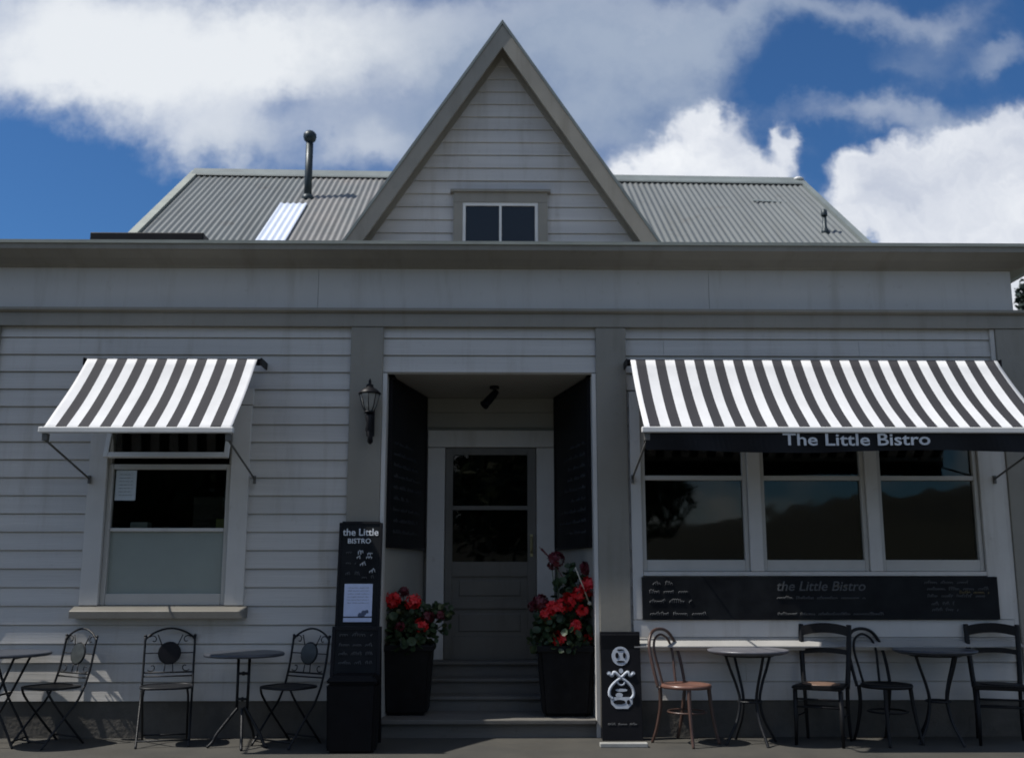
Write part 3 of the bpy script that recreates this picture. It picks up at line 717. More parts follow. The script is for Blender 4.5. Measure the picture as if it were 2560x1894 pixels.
def flower(p, r, m, t):
    mb = MB()
    for _ in range(int(26)):
        d = Vector((random.gauss(0,1),random.gauss(0,1),random.gauss(.2,1))).normalized()
        c = Vector(p)+d*r*random.uniform(.55,.95)
        a = d.orthogonal().normalized(); a.rotate(Matrix.Rotation(random.uniform(0,6.28),3,d)); b_ = d.cross(a); s = r*.42
        for k in range(5):
            an = 2*PI*k/5; u = (a*math.cos(an)+b_*math.sin(an)); w = (a*math.cos(an+1.2)+b_*math.sin(an+1.2)); q=(u+w)*.75
            mb.quad(c, c+u*s*.8+d*s*.15, c+q*s+d*s*.35, c+w*s*.8+d*s*.15)
    o = mb.build('flower_head', m, t, recalc=False)
def geranium(label, base, leafc, flowers, extra=None):
    t = thing('geranium', label, 'potted plant', base, 0, 'red geraniums by the door')
    mb = MB()
    for c,R_,n in leafc: leafcloud(mb, c, R_, n, .036)
    mb.build('foliage', M['leafg'], t, recalc=False)
    mb = MB()
    for c,R_,n in leafc: leafcloud(mb, c, (R_[0]*.9,R_[1]*.9,R_[2]*.9), n//4, .026)
    mb.build('dry_leaves', M['leafy'], t, recalc=False)
    mb = MB()
    for p,r,m in flowers:
        mb.tube(wire([(p[0]*.3,p[1]*.3,-.02),(p[0]*.7,p[1]*.7,p[2]*.5),(p[0],p[1],p[2]-r*.5)],5),.004,5)
    for _ in range(14):
        a = random.uniform(0,6.28); rr=random.uniform(.1,.24); mb.tube(wire([(rr*.2*math.cos(a),rr*.2*math.sin(a),-.02),(rr*.7*math.cos(a),rr*.7*math.sin(a),random.uniform(.1,.2)),(rr*math.cos(a),rr*math.sin(a),random.uniform(.15,.34))],4),.004,5)
    mb.build('stems', M['stem'], t)
    for p,r,m in flowers: flower(p, r*1.2, m, t)
    return t
Rd, Dr = M['red'], M['dred']
gr = geranium('bushy geranium with many bright red flowers in the right hand planter', (.60,.28,.74),
  [((0,-.06,.06),(.28,.27,.19),330),((-.1,-.1,.22),(.18,.18,.12),120),((.12,-.05,.33),(.14,.14,.13),90),((-.2,-.1,.04),(.14,.15,.14),80),((.05,0,.48),(.2,.15,.15),60)],
  [((-.115,-.20,.315),.058,Rd),((-.045,-.2,.335),.055,Rd),((.015,-.20,.375),.06,Rd),((.20,-.12,.50),.07,Rd),((.20,.0,.66),.055,Dr),((-.07,.0,.74),.06,Dr),((.075,-.22,.165),.052,Rd),((-.06,-.22,.065),.055,Rd),((.20,-.15,.06),.04,Rd),((-.22,-.15,.37),.055,Dr),((.12,-.18,.44),.055,Rd),((-.17,-.22,.27),.05,Rd),((.14,-.22,.30),.045,Rd),((-.28,-.05,.33),.04,Dr),((-.11,.02,.69),.035,Dr)])
mb = MB(); mb.tube(wire([(.10,-.02,.30),(0,0,.55),(-.10,.02,.72),(-.20,.02,.84)],8),[.004]*25,5)
for k in range(14):
    f = k/14; c = Vector((-.05-.15*f,.01,.66+.17*f)); mb.tube([c, c+Vector((random.uniform(-.05,.02),random.uniform(-.03,.03),random.uniform(.0,.05)))],[.006,.001],5)
mb.build('tall_spike', M['dred'], gr)
leafm = MB(); leafcloud(leafm, (.06,0,.58),(.06,.06,.13), 60, .03); leafm.build('tall_leaves', M['leafg'], gr, recalc=False)
mb = MB(); mb.tube([(0,0,0),(.03,0,.30),(-.12,-.0,.55)],.006,6)
mb = MB(); mb.tube([(0,0,0),(-.115,0,.30)],.006,8); mb.blob((.005,0,-.01),.018,2,.1)
ck = tag(mb.build('cane', M['stake']), 'pale slanting cane stuck among the flowers of the right geranium', 'cane'); ck.location=(.80,.08,1.11)
geranium('darker geranium with a few red flowers in the left hand planter', (-.79,.36,.74),
  [((0,-.05,.06),(.27,.25,.19),300),((-.02,-.05,.24),(.25,.2,.14),190),((.26,0,.22),(.14,.14,.16),60)],
  [((.05,-.20,.37),.06,Rd),((-.13,-.16,.39),.06,Rd),((-.19,-.1,.33),.05,Dr),((.13,-.18,.17),.055,Rd),((.18,-.16,.24),.045,Dr),((-.06,-.2,.16),.04,Dr),((-.05,.0,.45),.04,Dr),((.28,-.05,.25),.04,Dr),((-.2,-.1,.28),.04,Dr)])

# ------------------------------------------------------------------ window display
def win_item(name, label, cat, m, x0,x1,y0,y1,z0,z1):
    o = MB().box(-(x1-x0)/2,(x1-x0)/2,-(y1-y0)/2,(y1-y0)/2,0,z1-z0,bev=.004).build(name, m); o.location=((x0+x1)/2,(y0+y1)/2,z0); return tag(o,label,cat)
sh = MB().box(-3.36,-2.39,.07,.30,1.70,1.725,bev=.003).build('shelf', M['casing'], B)
win_item('notice','pale paper notice stuck inside the left window glass','notice',mat('notice_paper',(.5,.56,.60),.8,var=.05,vscale=30),-3.355,-3.175,.024,.027,1.985,2.25)
win_item('card_box','small cream box on the shelf inside the left window','box',M['box1'],-3.23,-3.08,.10,.22,1.726,1.80)
win_item('card_box','small yellow green box on the shelf inside the left window','box',M['box2'],-2.48,-2.385,.10,.20,1.726,1.83)
win_item('display_case','dark box display standing behind the left window glass','display',mat('dark_case',(.05,.045,.04),.6,var=.3,vscale=5),-2.80,-2.52,.5,.8,1.726,2.05)
mb = MB()
for k in range(7): scribble(mb, Matrix.Translation((-3.265,.0225,0)), -.06,.06, 2.21-k*.03, .006, r=.0009)
nt = [o for o in bpy.data.objects if o.name=='notice'][0]
o = mb.build('print', mat('notice_ink',(.2,.25,.28),.8), None, mx=Matrix.Translation((-nt.location.x,-nt.location.y,-nt.location.z))); o.parent = nt

# ------------------------------------------------------------------ furniture: folding bistro chairs
def bistro_chair(label, medal):
    t = thing('bistro_chair', label, 'chair', group='folding iron bistro chairs')
    W_ = .20
    mb = MB()
    for s in (-1,1):
        mb.tube(wire([(s*W_,.240,.835),(s*W_,.20,.60),(s*W_,.155,.45)],6),.0095,8)
    mb.tube(wire([(-W_,.236,.805),(-W_*.86,.241,.838),(-W_*.62,.247,.868),(-W_*.3,.25,.892),(0,.251,.90),(W_*.3,.25,.892),(W_*.62,.247,.868),(W_*.86,.241,.838),(W_,.236,.805)],6),.0085,8)
    for s in (-1,1): mb.blob((s*W_,.241,.84),.013,2,0)
    mb.tube([(-W_,.187,.545),(W_,.187,.545)],.007,8); mb.tube([(-W_,.178,.515),(W_,.178,.515)],.006,8)
    mb.build('back_frame', M['iron'], t)
    mb = MB()
    mx = Matrix.Translation((0,.219,.70)) @ Matrix.Rotation(-math.radians(10),4,'X')
    mb.prism([(0.083*math.cos(2*PI*i/28), .083*math.sin(2*PI*i/28)) for i in range(28)],'Y',-.009,.009)
    mb.build('medallion', medal, t, mx=mx)
    mb = MB()
    mb.tube([mx @ Vector((.088*math.cos(2*PI*i/28),0,.088*math.sin(2*PI*i/28))) for i in range(28)],.006,6,closed=True)
    for sx in (-1,1):
        for sz in (-1,1):
            sp = []
            for i in range(22):
                a = i/21*4.6; r = .04*(1-i/26)
                sp.append(mx @ Vector((sx*(.135+r*math.cos(a+PI*.2)),0,sz*(.108+r*math.sin(a+PI*.2)) - (0 if sz>0 else .005))))
            mb.tube(sp,.0045,6)
    for sx in (-1,1):
        mb.tube([mx @ Vector((sx*.062,0,.062)), mx @ Vector((sx*.10,0,.15))],.0045,6); mb.tube([mx @ Vector((sx*.088,0,0)), mx @ Vector((sx*W_,0,0))],.0045,6)
        mb.tube([mx @ Vector((sx*.03,0,-.083)), mx @ Vector((sx*.035,0,-.15))],.0045,6)
    mb.build('scrollwork', M['iron'], t)
    mb = MB()
    rim = []
    for i in range(36):
        a = 2*PI*i/36; rim.append((.20*math.copysign(abs(math.cos(a))**.6,math.cos(a)), -.01+.185*math.copysign(abs(math.sin(a))**.6,math.sin(a)), .45))
    mb.tube(rim,.010,8,closed=True)
    mb.prism([(p[0]*.97,p[1]*.97) for p in rim],'Z',.443,.452)
    mb.build('seat', M['iron'], t)
    for s in (-1,1):   # back posts sweep forward to the front feet
        mb = MB(); mb.tube(wire([(s*W_,.155,.45),(s*W_,.09,.33),(s*W_,-.02,.21),(s*W_,-.20,.0)],8),.0095,8); mb.build('front_leg', M['iron'], t)
        mb = MB(); mb.tube(wire([(s*.165,-.16,.445),(s*.175,-.12,.37),(s*.175,.02,.20),(s*.175,.20,.0)],8),.0095,8); mb.build('rear_leg', M['iron'], t)
    for q in ([(-W_,-.165,.05),(W_,-.165,.05)],[(-.175,.165,.05),(.175,.165,.05)]): MB().tube(q,.007,8).build('stretcher', M['iron'], t)
    return t
bc = bistro_chair('folding iron bistro chair with solid black disc in its back, standing under the window sill', M['black'])
bc.location = (-2.70,-.32,0); bc.rotation_euler = (0,0,math.radians(15))
def pedc(src, loc, rz, label):
    c = copy_tree(src); c.location = loc; c.rotation_euler = (0,0,rz); c['label'] = label; return c
c1 = pedc(bc, (-3.62,-.34,0), math.radians(-33), 'folding iron bistro chair turned left beside the leftmost table')
c2 = pedc(bc, (-1.69,-.36,0), math.radians(-33), 'folding iron bistro chair between the pedestal table and the tall chalkboard')
for c in (c1,c2):
    for ch in c.children:
        if ch.name.startswith('medallion'):
            ch.data = ch.data.copy(); ch.data.materials[0] = M['medal']
# pedestal table
PT = thing('pedestal_table','round dark topped iron table on a ladder-like twin pole pedestal','table',(-2.055,-.42,0))
mb = MB(); mb.lathe([(.30,.697),(.318,.700),(.322,.712),(.316,.722),(.305,.726)],(0,0,0),48); mb.build('table_top', M['tabtop'], PT)
mb = MB()
for s in (-1,1): mb.tube([(s*.045,0,.697),(s*.042,0,.28)],.012,8)
for z in (.56,.36): mb.tube([(-.045,0,z),(.045,0,z)],.011,8); mb.blob((0,0,z),.018,2,0)
mb.lathe([(.09,.68),(.09,.697)],(0,0,0),20); mb.build('pedestal', M['iron'], PT)
for a in (20,140,255,-70+360-15):
    pass
for a in (-25,205,285,75):
    r = math.radians(a); c, s = math.cos(r), math.sin(r)
    mb = MB(); mb.tube(wire([(c*.035,s*.035,.29),(c*.07,s*.07,.25),(c*.19,s*.19,.10),(c*.215,s*.215,.05),(c*.25,s*.25,.012)],6),[.012]*25,8); mb.blob((c*.255,s*.255,.012),.014,1,0); mb.build('leg', M['iron'], PT)
# leftmost folding table
LT = thing('folding_table','round black iron table with crossed folding legs at the left edge of the pavement','table',(-4.0,-.40,0))
mb = MB(); mb.lathe([(.34,.700),(.352,.703),(.355,.715),(.35,.724),(.34,.727)],(0,0,0),48); mb.build('table_top', M['tabtop'], LT)
for s in (-1,1):
    for q in (-1,1):
        mb = MB(); mb.tube(wire([(s*.15+q*.01,q*.13,.70),(s*.02,q*.13,.40),(-s*.11,q*.14,.16),(-s*.19,q*.15,.0)],8),.0105,8); mb.build('leg', M['iron'], LT)
MB().tube([(.02,-.13,.40),(.02,.13,.40)],.008,8).build('stretcher', M['iron'], LT)
for s in (-1,1): MB().tube([(s*.17,-.145,.05),(s*.17,.145,.05)],.007,8).build('stretcher', M['iron'], LT); MB().tube([(s*.15,-.13,.69),(s*.15,.13,.69)],.008,8).build('stretcher', M['iron'], LT)

# bentwood chair: back at +y, faces -y
def bentwood(label, wood, seatm, loc, rz):
    t = thing('bentwood_chair', label, 'chair', loc, rz, 'bentwood cafe chairs')
    mb = MB(); mb.tube(wire([(-.175,.15,.44),(-.185,.19,.60),(-.175,.235,.76),(-.11,.262,.865),(0,.27,.895),(.11,.262,.865),(.175,.235,.76),(.185,.19,.60),(.175,.15,.44)],7),.0135,10); mb.build('outer_hoop', wood, t)
    mb = MB(); mb.tube(wire([(-.085,.175,.46),(-.10,.20,.58),(-.115,.23,.72),(-.085,.25,.81),(0,.258,.85),(.085,.25,.81),(.115,.23,.72),(.10,.20,.58),(.085,.175,.46)],7),.0105,10); mb.build('inner_hoop', wood, t)
    mb = MB(); mb.lathe([(.17,.435),(.20,.437),(.207,.452),(.20,.467),(.18,.470),(.165,.462),(.02,.460)],(0,0,0),36,sx=1,sy=1.02); mb.build('seat', seatm, t)
    mb = MB(); mb.tube([(.155*math.cos(2*PI*i/30),.155*math.sin(2*PI*i/30),.25) for i in range(30)],.008,8,closed=True); mb.build('ring_stretcher', wood, t)
    for s in (-1,1):
        mb = MB(); mb.tube(wire([(s*.13,-.13,.44),(s*.14,-.14,.30),(s*.155,-.165,.12),(s*.17,-.19,0)],6),[.018-.006*i/18 for i in range(19)],10); mb.build('front_leg', wood, t)
        mb = MB(); mb.tube(wire([(s*.165,.14,.45),(s*.15,.15,.30),(s*.155,.19,.12),(s*.165,.235,0)],6),[.017-.005*i/18 for i in range(19)],10); mb.build('rear_leg', wood, t)
    return t
bentwood('brown bentwood chair with round seat next to the black pavement sign', M['brownwood'], M['seatwood'], (1.55,-.36,0), math.radians(42))
bentwood('black bentwood chair with hooped back between the two round tables', M['darkwood'], M['darkwood'], (3.20,-.36,0), math.radians(22))
def ladderback(label, loc, rz, seatm):
    t = thing('ladderback_chair', label, 'chair', loc, rz, 'black ladderback cafe chairs')
    for s in (-1,1):
        mb = MB(); mb.tube(wire([(s*.20,.255,.93),(s*.195,.225,.75),(s*.185,.185,.55),(s*.175,.165,.42)],6),[.021]*19,8); mb.build('back_post', M['darkwood'], t)
        mb = MB(); mb.tube(wire([(s*.175,.165,.42),(s*.17,.175,.22),(s*.175,.22,0)],6),[.017-.004*i/12 for i in range(13)],8); mb.build('rear_leg', M['darkwood'], t)
        mb = MB(); mb.tube([(s*.18,-.17,.43),(s*.18,-.175,.2),(s*.185,-.19,0)],[.019,.018,.013],8); mb.build('front_leg', M['darkwood'], t)
    def slat(z0, z1, y, bow, rise):
        mb = MB(); n=12; b=mb.bm; pv=None
        for i in range(n+1):
            u=-1+2*i/n; x=.195*u; yy=y+bow*(1-u*u); r=rise*(1-u*u)
            q=[b.verts.new((x,yy-.008,z0+r)),b.verts.new((x,yy+.008,z0+r)),b.verts.new((x,yy+.008,z1+r)),b.verts.new((x,yy-.008,z1+r))]
            if pv:
                for k in range(4): b.faces.new((pv[k],pv[(k+1)%4],q[(k+1)%4],q[k]))
            else: b.faces.new(q[::-1])
            pv=q
        b.faces.new(pv); mb.build('back_slat', M['darkwood'], t)
    slat(.835,.915,.235,.035,.028); slat(.685,.725,.205,.035,.015)
    mb = MB(); mb.hexa([(-.20,-.20,.43),(.20,-.20,.43),(.18,.18,.43),(-.18,.18,.43),(-.205,-.205,.465),(.205,-.205,.465),(.185,.175,.465),(-.185,.175,.465)])
    bmesh.ops.bevel(mb.bm, geom=list(mb.bm.edges), offset=.01, segments=2, affect='EDGES'); mb.build('seat_frame', M['darkwood'], t)
    mb = MB(); mb.lathe([(.15,.4655),(.15,.470),(.13,.472)],(0,-.01,0),28); mb.build('seat_pad', seatm, t)
    for a,b_ in (((-.18,-.18,.30),(.18,-.18,.30)),((-.18,-.18,.36),(.18,-.18,.36)),((-.172,.175,.27),(.172,.175,.27)),((-.18,-.18,.22),(-.172,.178,.22)),((.18,-.18,.22),(.172,.178,.22))): MB().tube([a,b_],.008,8).build('stretcher', M['darkwood'], t)
    return t
ladderback('black ladderback chair with worn tan seat left of the black bentwood chair', (2.665,-.36,0), math.radians(-28), M['tanwood'])
ladderback('black ladderback chair rightmost beside the second round table', (4.12,-.38,0), math.radians(-20), M['darkwood'])
def hourglass_table(label, loc, rz, top):
    t = thing('bistro_table', label, 'table', loc, rz, 'round tables with curved legs')
    mb = MB(); mb.lathe([(.28,.705),(.325,.72),(.332,.732),(.328,.74),(.32,.742)],(0,0,0),48); mb.build('table_top', top, t)
    for k in range(4):
        a = PI/2*k; c,s = math.cos(a), math.sin(a)
        mb = MB(); mb.tube(wire([(c*.22,s*.22,.71),(c*.18,s*.18,.60),(c*.12,s*.12,.45),(c*.095,s*.095,.33),(c*.13,s*.13,.18),(c*.20,s*.20,.06),(c*.235,s*.235,.0)],6),.012,8); mb.build('leg', M['iron'], t)
    mb = MB(); mb.tube([(.095*math.cos(2*PI*i/24),.095*math.sin(2*PI*i/24),.33) for i in range(24)],.009,8,closed=True); mb.build('ring_stretcher', M['iron'], t); mb = MB()
    mb.tube([(.20*math.cos(2*PI*i/30),.20*math.sin(2*PI*i/30),.695) for i in range(30)],.008,8,closed=True); mb.build('ring', M['iron'], t)
    return t
hourglass_table('round grey topped table with curved iron legs beside the brown chair', (2.07,-.36,0), math.radians(20), M['tabtop2'])
hourglass_table('round dark table with curved iron legs between the black bentwood and rightmost ladderback chair', (3.62,-.36,0), math.radians(25), M['tabtop'])

# ------------------------------------------------------------------ trees
def tree(label, loc, h, crown, n, leaf, leafm, trunk_r=.2, seed=1, group=None):
    random.seed(seed)
    t = thing('tree', label, 'tree', loc, 0, group)
    mb = MB(); top = h*.6
    tr = wire([(0,0,0),(.1,.05,top*.4),(-.05,.1,top*.8),(.05,0,h*.85)],6); mb.tube(tr,[trunk_r*(1-.8*i/(len(tr)-1)) for i in range(len(tr))],10)
    cl = []
    for _ in range(26):
        a = random.uniform(0,6.28); rr = random.uniform(.15,.95); z = random.uniform(-.9,.95)
        k = math.sqrt(max(0,1-z*z))
        c = Vector((crown[0]*rr*k*math.cos(a), crown[0]*rr*k*math.sin(a), crown[2]+crown[1]*z)); cl.append(c)
        s = Vector((0,0,max(crown[2]-crown[1]*.9, c.z-crown[1]*.8))); 
        pts = wire([s, (s+c)/2+Vector((0,0,.15*crown[1])), c],5); mb.tube(pts,[trunk_r*.3*(1-.8*i/(len(pts)-1)) for i in range(len(pts))],6)
    mb.build('trunk', M['bark'], t)
    mb = MB()
    for c in cl:
        R_ = crown[0]*random.uniform(.22,.42)
        for _ in range(n//26):
            d = Vector((random.gauss(0,1),random.gauss(0,1),random.gauss(0,.8))).normalized()*R_*random.uniform(.3,1.05)
            p = c+d; nr = Vector((random.gauss(0,1),random.gauss(0,1),random.gauss(.5,1))).normalized(); a = nr.orthogonal().normalized(); b_=nr.cross(a); s=leaf*random.uniform(.6,1.3)
            mb.quad(p-a*s, p+b_*s*.5, p+a*s, p-b_*s*.5)
    mb.build('crown', leafm, t, recalc=False)
tree('dark leafy tree seen past the right end of the building', (13.25,14,0), 8.4, (1.45,1.0,7.35), 9000, .11, M['tleaf2'], .16, 5)
tree('large street tree across the road, mirrored in the shop windows', (1.2,-19,-.15), 8.5, (4.4,3.0,5.6), 26000, .15, M['tleaf'], .3, 9)
tree('broad tree across the road to the left, mirrored in the left window', (-9.2,-18,-.15), 9, (4.6,3.6,5.4), 26000, .15, M['tleaf'], .32, 12)

# ------------------------------------------------------------------ world: Nishita sky with procedural clouds
Wd = bpy.data.worlds.new('World'); S.world = Wd; Wd.use_nodes = True
n, l = Wd.node_tree.nodes, Wd.node_tree.links; n.clear()
SUN_EL = math.radians(55.5); SUN_AZ = math.atan2(-.68,-.095)
def N(t, **k):
    x = n.new(t)
    for a,b in k.items(): setattr(x,a,b)
    return x
def math_(op, a, b=None, clamp=False):
    x = N('ShaderNodeMath', operation=op); x.use_clamp = clamp
    for i, v in enumerate((a,b)):
        if v is None: continue
        if isinstance(v,(int,float)): x.inputs[i].default_value = v
        else: l.new(v, x.inputs[i])
    return x.outputs[0]
sky = N('ShaderNodeTexSky', sky_type='NISHITA'); sky.sun_disc = False; sky.sun_elevation = SUN_EL; sky.sun_rotation = SUN_AZ
sky.ozone_density = 4.0; sky.air_density = 1.0; sky.dust_density = .3
tc = N('ShaderNodeTexCoord'); sep = N('ShaderNodeSeparateXYZ'); l.new(tc.outputs['Generated'], sep.inputs[0])
X_,Y_,Z_ = sep.outputs
yc = math_('MAXIMUM', Y_, .02)
u = math_('DIVIDE', X_, yc); w = math_('DIVIDE', Z_, yc)
P0 = N('ShaderNodeCombineXYZ'); l.new(u, P0.inputs[0]); l.new(w, P0.inputs[1])
def noise(vec, sc, det=8, rough=.6, off=(0,0,0), color=False):
    mp = N('ShaderNodeMapping'); mp.inputs['Location'].default_value = off; l.new(vec, mp.inputs[0])
    t = N('ShaderNodeTexNoise'); t.inputs['Scale'].default_value = sc; t.inputs['Detail'].default_value = det; t.inputs['Roughness'].default_value = rough
    l.new(mp.outputs[0], t.inputs['Vector']); return t.outputs['Color' if color else 'Fac']
def distort(vec, sc, amp, off):
    c = noise(vec, sc, 6, .6, off, True)
    s_ = N('ShaderNodeVectorMath', operation='SUBTRACT'); l.new(c, s_.inputs[0]); s_.inputs[1].default_value=(.5,.5,.5)
    m_ = N('ShaderNodeVectorMath', operation='MULTIPLY'); l.new(s_.outputs[0], m_.inputs[0]); m_.inputs[1].default_value=(amp,amp,0)
    a_ = N('ShaderNodeVectorMath', operation='ADD'); l.new(m_.outputs[0], a_.inputs[0]); l.new(vec, a_.inputs[1]); return a_.outputs[0]
P1 = distort(P0.outputs[0], 6, .17, (3.1,1.7,0)); P1 = distort(P1, 20, .03, (1,5,0))
import math as _m
# a region of the sky as a soft ellipse: (u, w, ru, rw, amount)
def blobs(vec, L_, start=0.0):
    acc = None
    for (a,b,ra,rb,am) in L_:
        s_ = N('ShaderNodeVectorMath', operation='SUBTRACT'); l.new(vec, s_.inputs[0]); s_.inputs[1].default_value=(a,b,0)
        m_ = N('ShaderNodeVectorMath', operation='MULTIPLY'); l.new(s_.outputs[0], m_.inputs[0]); m_.inputs[1].default_value=(1/ra,1/rb,0)
        d_ = N('ShaderNodeVectorMath', operation='DOT_PRODUCT'); l.new(m_.outputs[0], d_.inputs[0]); l.new(m_.outputs[0], d_.inputs[1])
        e_ = math_('POWER', .3679, d_.outputs['Value'])
        x = N('ShaderNodeMath', operation='MULTIPLY_ADD'); l.new(e_, x.inputs[0]); x.inputs[1].default_value = am
        if acc is None: x.inputs[2].default_value = start
        else: l.new(acc, x.inputs[2])
        acc = x.outputs[0]
    return acc
CLOUD = [(-0.4209, 0.555, 0.1986, 0.0888, 1.3), (-0.453, 0.4836, 0.1212, 0.0404, 0.85), (-0.2301, 0.5155, 0.1794, 0.0565, 1.1), (-0.2819, 0.425, 0.0788, 0.0397, 1.2), (-0.1241, 0.421, 0.0744, 0.0298, 0.9), (-0.0892, 0.5576, 0.1574, 0.0627, 0.7), (-0.05, 0.4562, 0.075, 0.0504, 0.6), (0.0869, 0.528, 0.1144, 0.0833, 1.2), (0.0858, 0.4371, 0.0516, 0.0451, 0.7), (0.1879, 0.5598, 0.0816, 0.0471, 0.8), (0.1953, 0.488, 0.0522, 0.0306, 0.45), (0.304, 0.5763, 0.1063, 0.021, 0.7), (0.4189, 0.5616, 0.087, 0.0209, 0.5), (0.4929, 0.5207, 0.0673, 0.0181, 0.35), (0.4014, 0.5149, 0.0479, 0.0206, 0.65), (0.4124, 0.4667, 0.1237, 0.0228, 0.8), (0.5213, 0.5158, 0.0433, 0.0206, 0.6), (-0.4435, 0.3655, 0.1509, 0.0462, -1.0), (-0.3368, 0.4148, 0.0277, 0.0148, -0.2), (-0.2095, 0.4702, 0.021, 0.0226, -0.35), (-0.1751, 0.4207, 0.0209, 0.0173, -0.35), (-0.088, 0.4861, 0.0282, 0.0203, -0.1), (0.3386, 0.5043, 0.1243, 0.0308, -0.6), (0.1654, 0.4326, 0.0282, 0.025, -0.3), (0.543, 0.4904, 0.0479, 0.0462, -0.3)]
CUMU = [(0.213, 0.4518, 0.0377, 0.0302, 1.3), (0.1792, 0.4227, 0.0469, 0.0299, 1.2), (0.2394, 0.4033, 0.0445, 0.0297, 1.2), (0.3073, 0.4324, 0.017, 0.017, 0.9), (0.2859, 0.3962, 0.0257, 0.0197, 0.9), (0.1458, 0.393, 0.0326, 0.0222, 1.0), (0.4859, 0.4345, 0.0521, 0.0251, 1.1), (0.4331, 0.4242, 0.0283, 0.02, 0.8), (0.5353, 0.405, 0.0519, 0.0399, 1.0), (0.3928, 0.3845, 0.0351, 0.0271, 1.1), (0.4526, 0.3701, 0.0702, 0.0393, 1.2), (0.376, 0.3406, 0.0372, 0.0218, 1.1), (0.5636, 0.3561, 0.0468, 0.0392, 0.9), (0.5277, 0.2697, 0.0507, 0.0572, 1.4)]
GREY = [(0.1011, 0.5179, 0.1715, 0.1094, 1.2), (-0.0172, 0.4564, 0.1221, 0.0607, 0.75), (-0.2446, 0.4202, 0.102, 0.0397, 0.4), (0.3171, 0.5504, 0.1445, 0.0471, 0.8), (0.4816, 0.5001, 0.1199, 0.0464, 0.85), (-0.1603, 0.5468, 0.095, 0.0415, 0.1), (-0.4217, 0.5654, 0.142, 0.0626, -0.5)]
CW=(.72,.745,.77); CG=(.31,.37,.47); CQ0=(.45,.49,.58); CQ1=(.76,.78,.81)
SKYK=.075; SKT=(.42,.72,1.0); BGS=1.0; EXPO=0.27

front = blobs(P1, CLOUD, -.15)
fb = noise(P0.outputs[0], 4.2, 10, .62, (7,2,0)); fb2 = noise(P0.outputs[0], 16, 8, .65, (2,9,0))
dens = math_('ADD', front, math_('MULTIPLY', math_('SUBTRACT', fb, .5), 1.7))
dens = math_('ADD', dens, math_('MULTIPLY', math_('SUBTRACT', fb2, .5), .75))
mr = N('ShaderNodeMapRange', interpolation_type='SMOOTHSTEP'); mr.inputs[1].default_value=-.2; mr.inputs[2].default_value=1.45; l.new(dens, mr.inputs[0])
cum = blobs(P1, CUMU, 0.0)
cum = math_('ADD', cum, math_('MULTIPLY', math_('SUBTRACT', fb2, .5), .4))
mc = N('ShaderNodeMapRange', interpolation_type='SMOOTHSTEP'); mc.inputs[1].default_value=.16; mc.inputs[2].default_value=.80; l.new(cum, mc.inputs[0])
# elsewhere (behind, overhead): plain scattered clouds on the direction itself
nb = noise(tc.outputs['Generated'], 2.6, 9, .6, (4,4,4))
mb_ = N('ShaderNodeMapRange', interpolation_type='SMOOTHSTEP'); mb_.inputs[1].default_value=.44; mb_.inputs[2].default_value=.64; l.new(nb, mb_.inputs[0])
ff = N('ShaderNodeMapRange', interpolation_type='SMOOTHSTEP'); ff.inputs[1].default_value=.25; ff.inputs[2].default_value=.5; l.new(Y_, ff.inputs[0])
fm = N('ShaderNodeMix', data_type='FLOAT'); l.new(ff.outputs[0], fm.inputs[0]); l.new(mb_.outputs[0], fm.inputs[2]); l.new(mr.outputs[0], fm.inputs[3])
cu_f = math_('MULTIPLY', mc.outputs[0], ff.outputs[0])
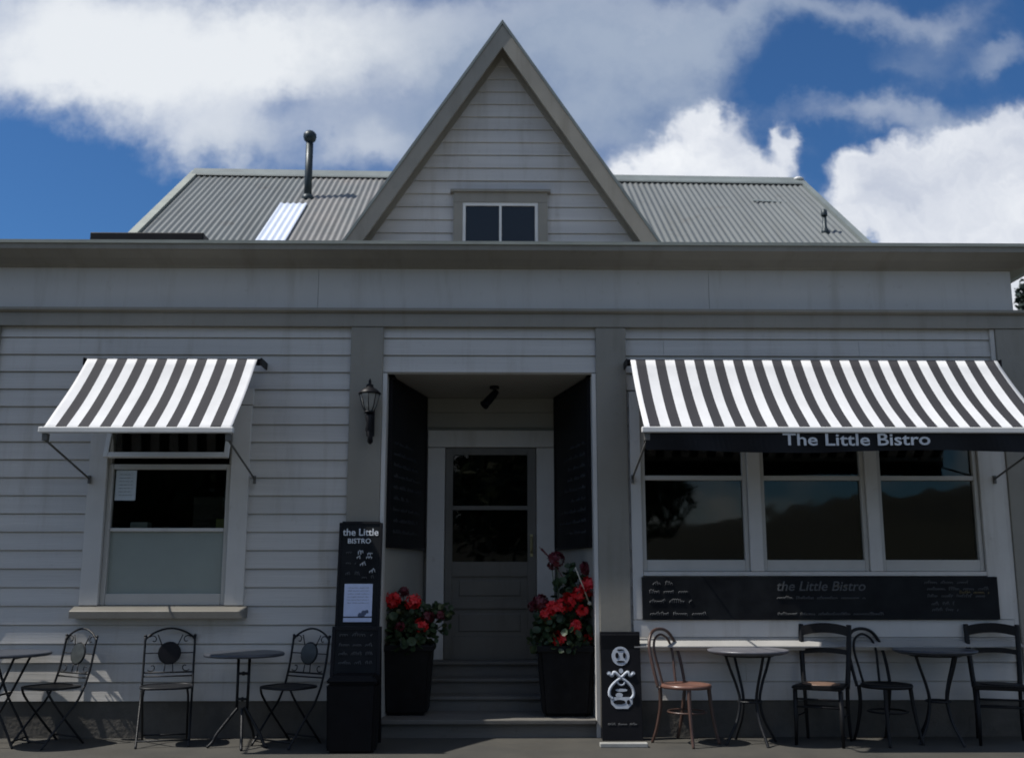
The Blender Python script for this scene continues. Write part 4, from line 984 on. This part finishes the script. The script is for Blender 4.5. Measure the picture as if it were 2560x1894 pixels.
# colours (radiance of sunlit cloud)
gr_ = blobs(P1, GREY, 0.0); gr_ = math_('ADD', math_('ADD', gr_, math_('MULTIPLY', math_('SUBTRACT', fb2, .5), .9)), math_('MULTIPLY', math_('SUBTRACT', fb, .5), 1.0), True)
cc = N('ShaderNodeMix', data_type='RGBA'); cc.clamp_factor = True
l.new(gr_, cc.inputs[0]); cc.inputs[6].default_value=(*CW,1); cc.inputs[7].default_value=(*CG,1)
cs = noise(P1, 9, 8, .6, (11,3,0)); mcs = N('ShaderNodeMapRange'); mcs.inputs[1].default_value=.3; mcs.inputs[2].default_value=.7; l.new(cs, mcs.inputs[0])
cq = N('ShaderNodeMix', data_type='RGBA'); l.new(mcs.outputs[0], cq.inputs[0]); cq.inputs[6].default_value=(*CQ0,1); cq.inputs[7].default_value=(*CQ1,1)
bgs = N('ShaderNodeVectorMath', operation='MULTIPLY'); l.new(sky.outputs[0], bgs.inputs[0]); bgs.inputs[1].default_value=(SKYK*SKT[0],SKYK*SKT[1],SKYK*SKT[2])
m1 = N('ShaderNodeMix', data_type='RGBA'); l.new(math_('MULTIPLY', fm.outputs[0], .93), m1.inputs[0]); l.new(bgs.outputs[0], m1.inputs[6]); l.new(cc.outputs[2], m1.inputs[7])
m2 = N('ShaderNodeMix', data_type='RGBA'); l.new(cu_f, m2.inputs[0]); l.new(m1.outputs[2], m2.inputs[6]); l.new(cq.outputs[2], m2.inputs[7])
bg = N('ShaderNodeBackground'); l.new(m2.outputs[2], bg.inputs[0]); bg.inputs[1].default_value = BGS
wo = N('ShaderNodeOutputWorld'); l.new(bg.outputs[0], wo.inputs[0])

# ------------------------------------------------------------------ sun, camera, view
sl = bpy.data.lights.new('sun','SUN'); sl.energy = 4.7; sl.angle = math.radians(.53); sl.color = (1,.955,.89)
so = bpy.data.objects.new('sun', sl); COL.objects.link(so); so.location = (-8,-3,12)
so.rotation_euler = Vector((.68,.095,-1)).to_track_quat('-Z','Y').to_euler()
cd = bpy.data.cameras.new('camera'); cam = bpy.data.objects.new('camera', cd); COL.objects.link(cam)
cam.location = (0,-9.2,1.355); cd.sensor_width = 36; cd.lens = 36*2274/2233; cd.clip_end = 3000
cam.rotation_euler = (math.radians(90)+math.atan(424/2274), 0, -math.radians(.8))
cd.dof.use_dof = True; cd.dof.focus_distance = 4.6; cd.dof.aperture_fstop = 3.7
S.camera = cam
S.view_settings.view_transform = 'Standard'; S.view_settings.look = 'None'; S.view_settings.exposure = EXPO; S.view_settings.gamma = 1
S.cycles.max_bounces = 8; S.cycles.use_denoising = True
# empties that are parts carry no category
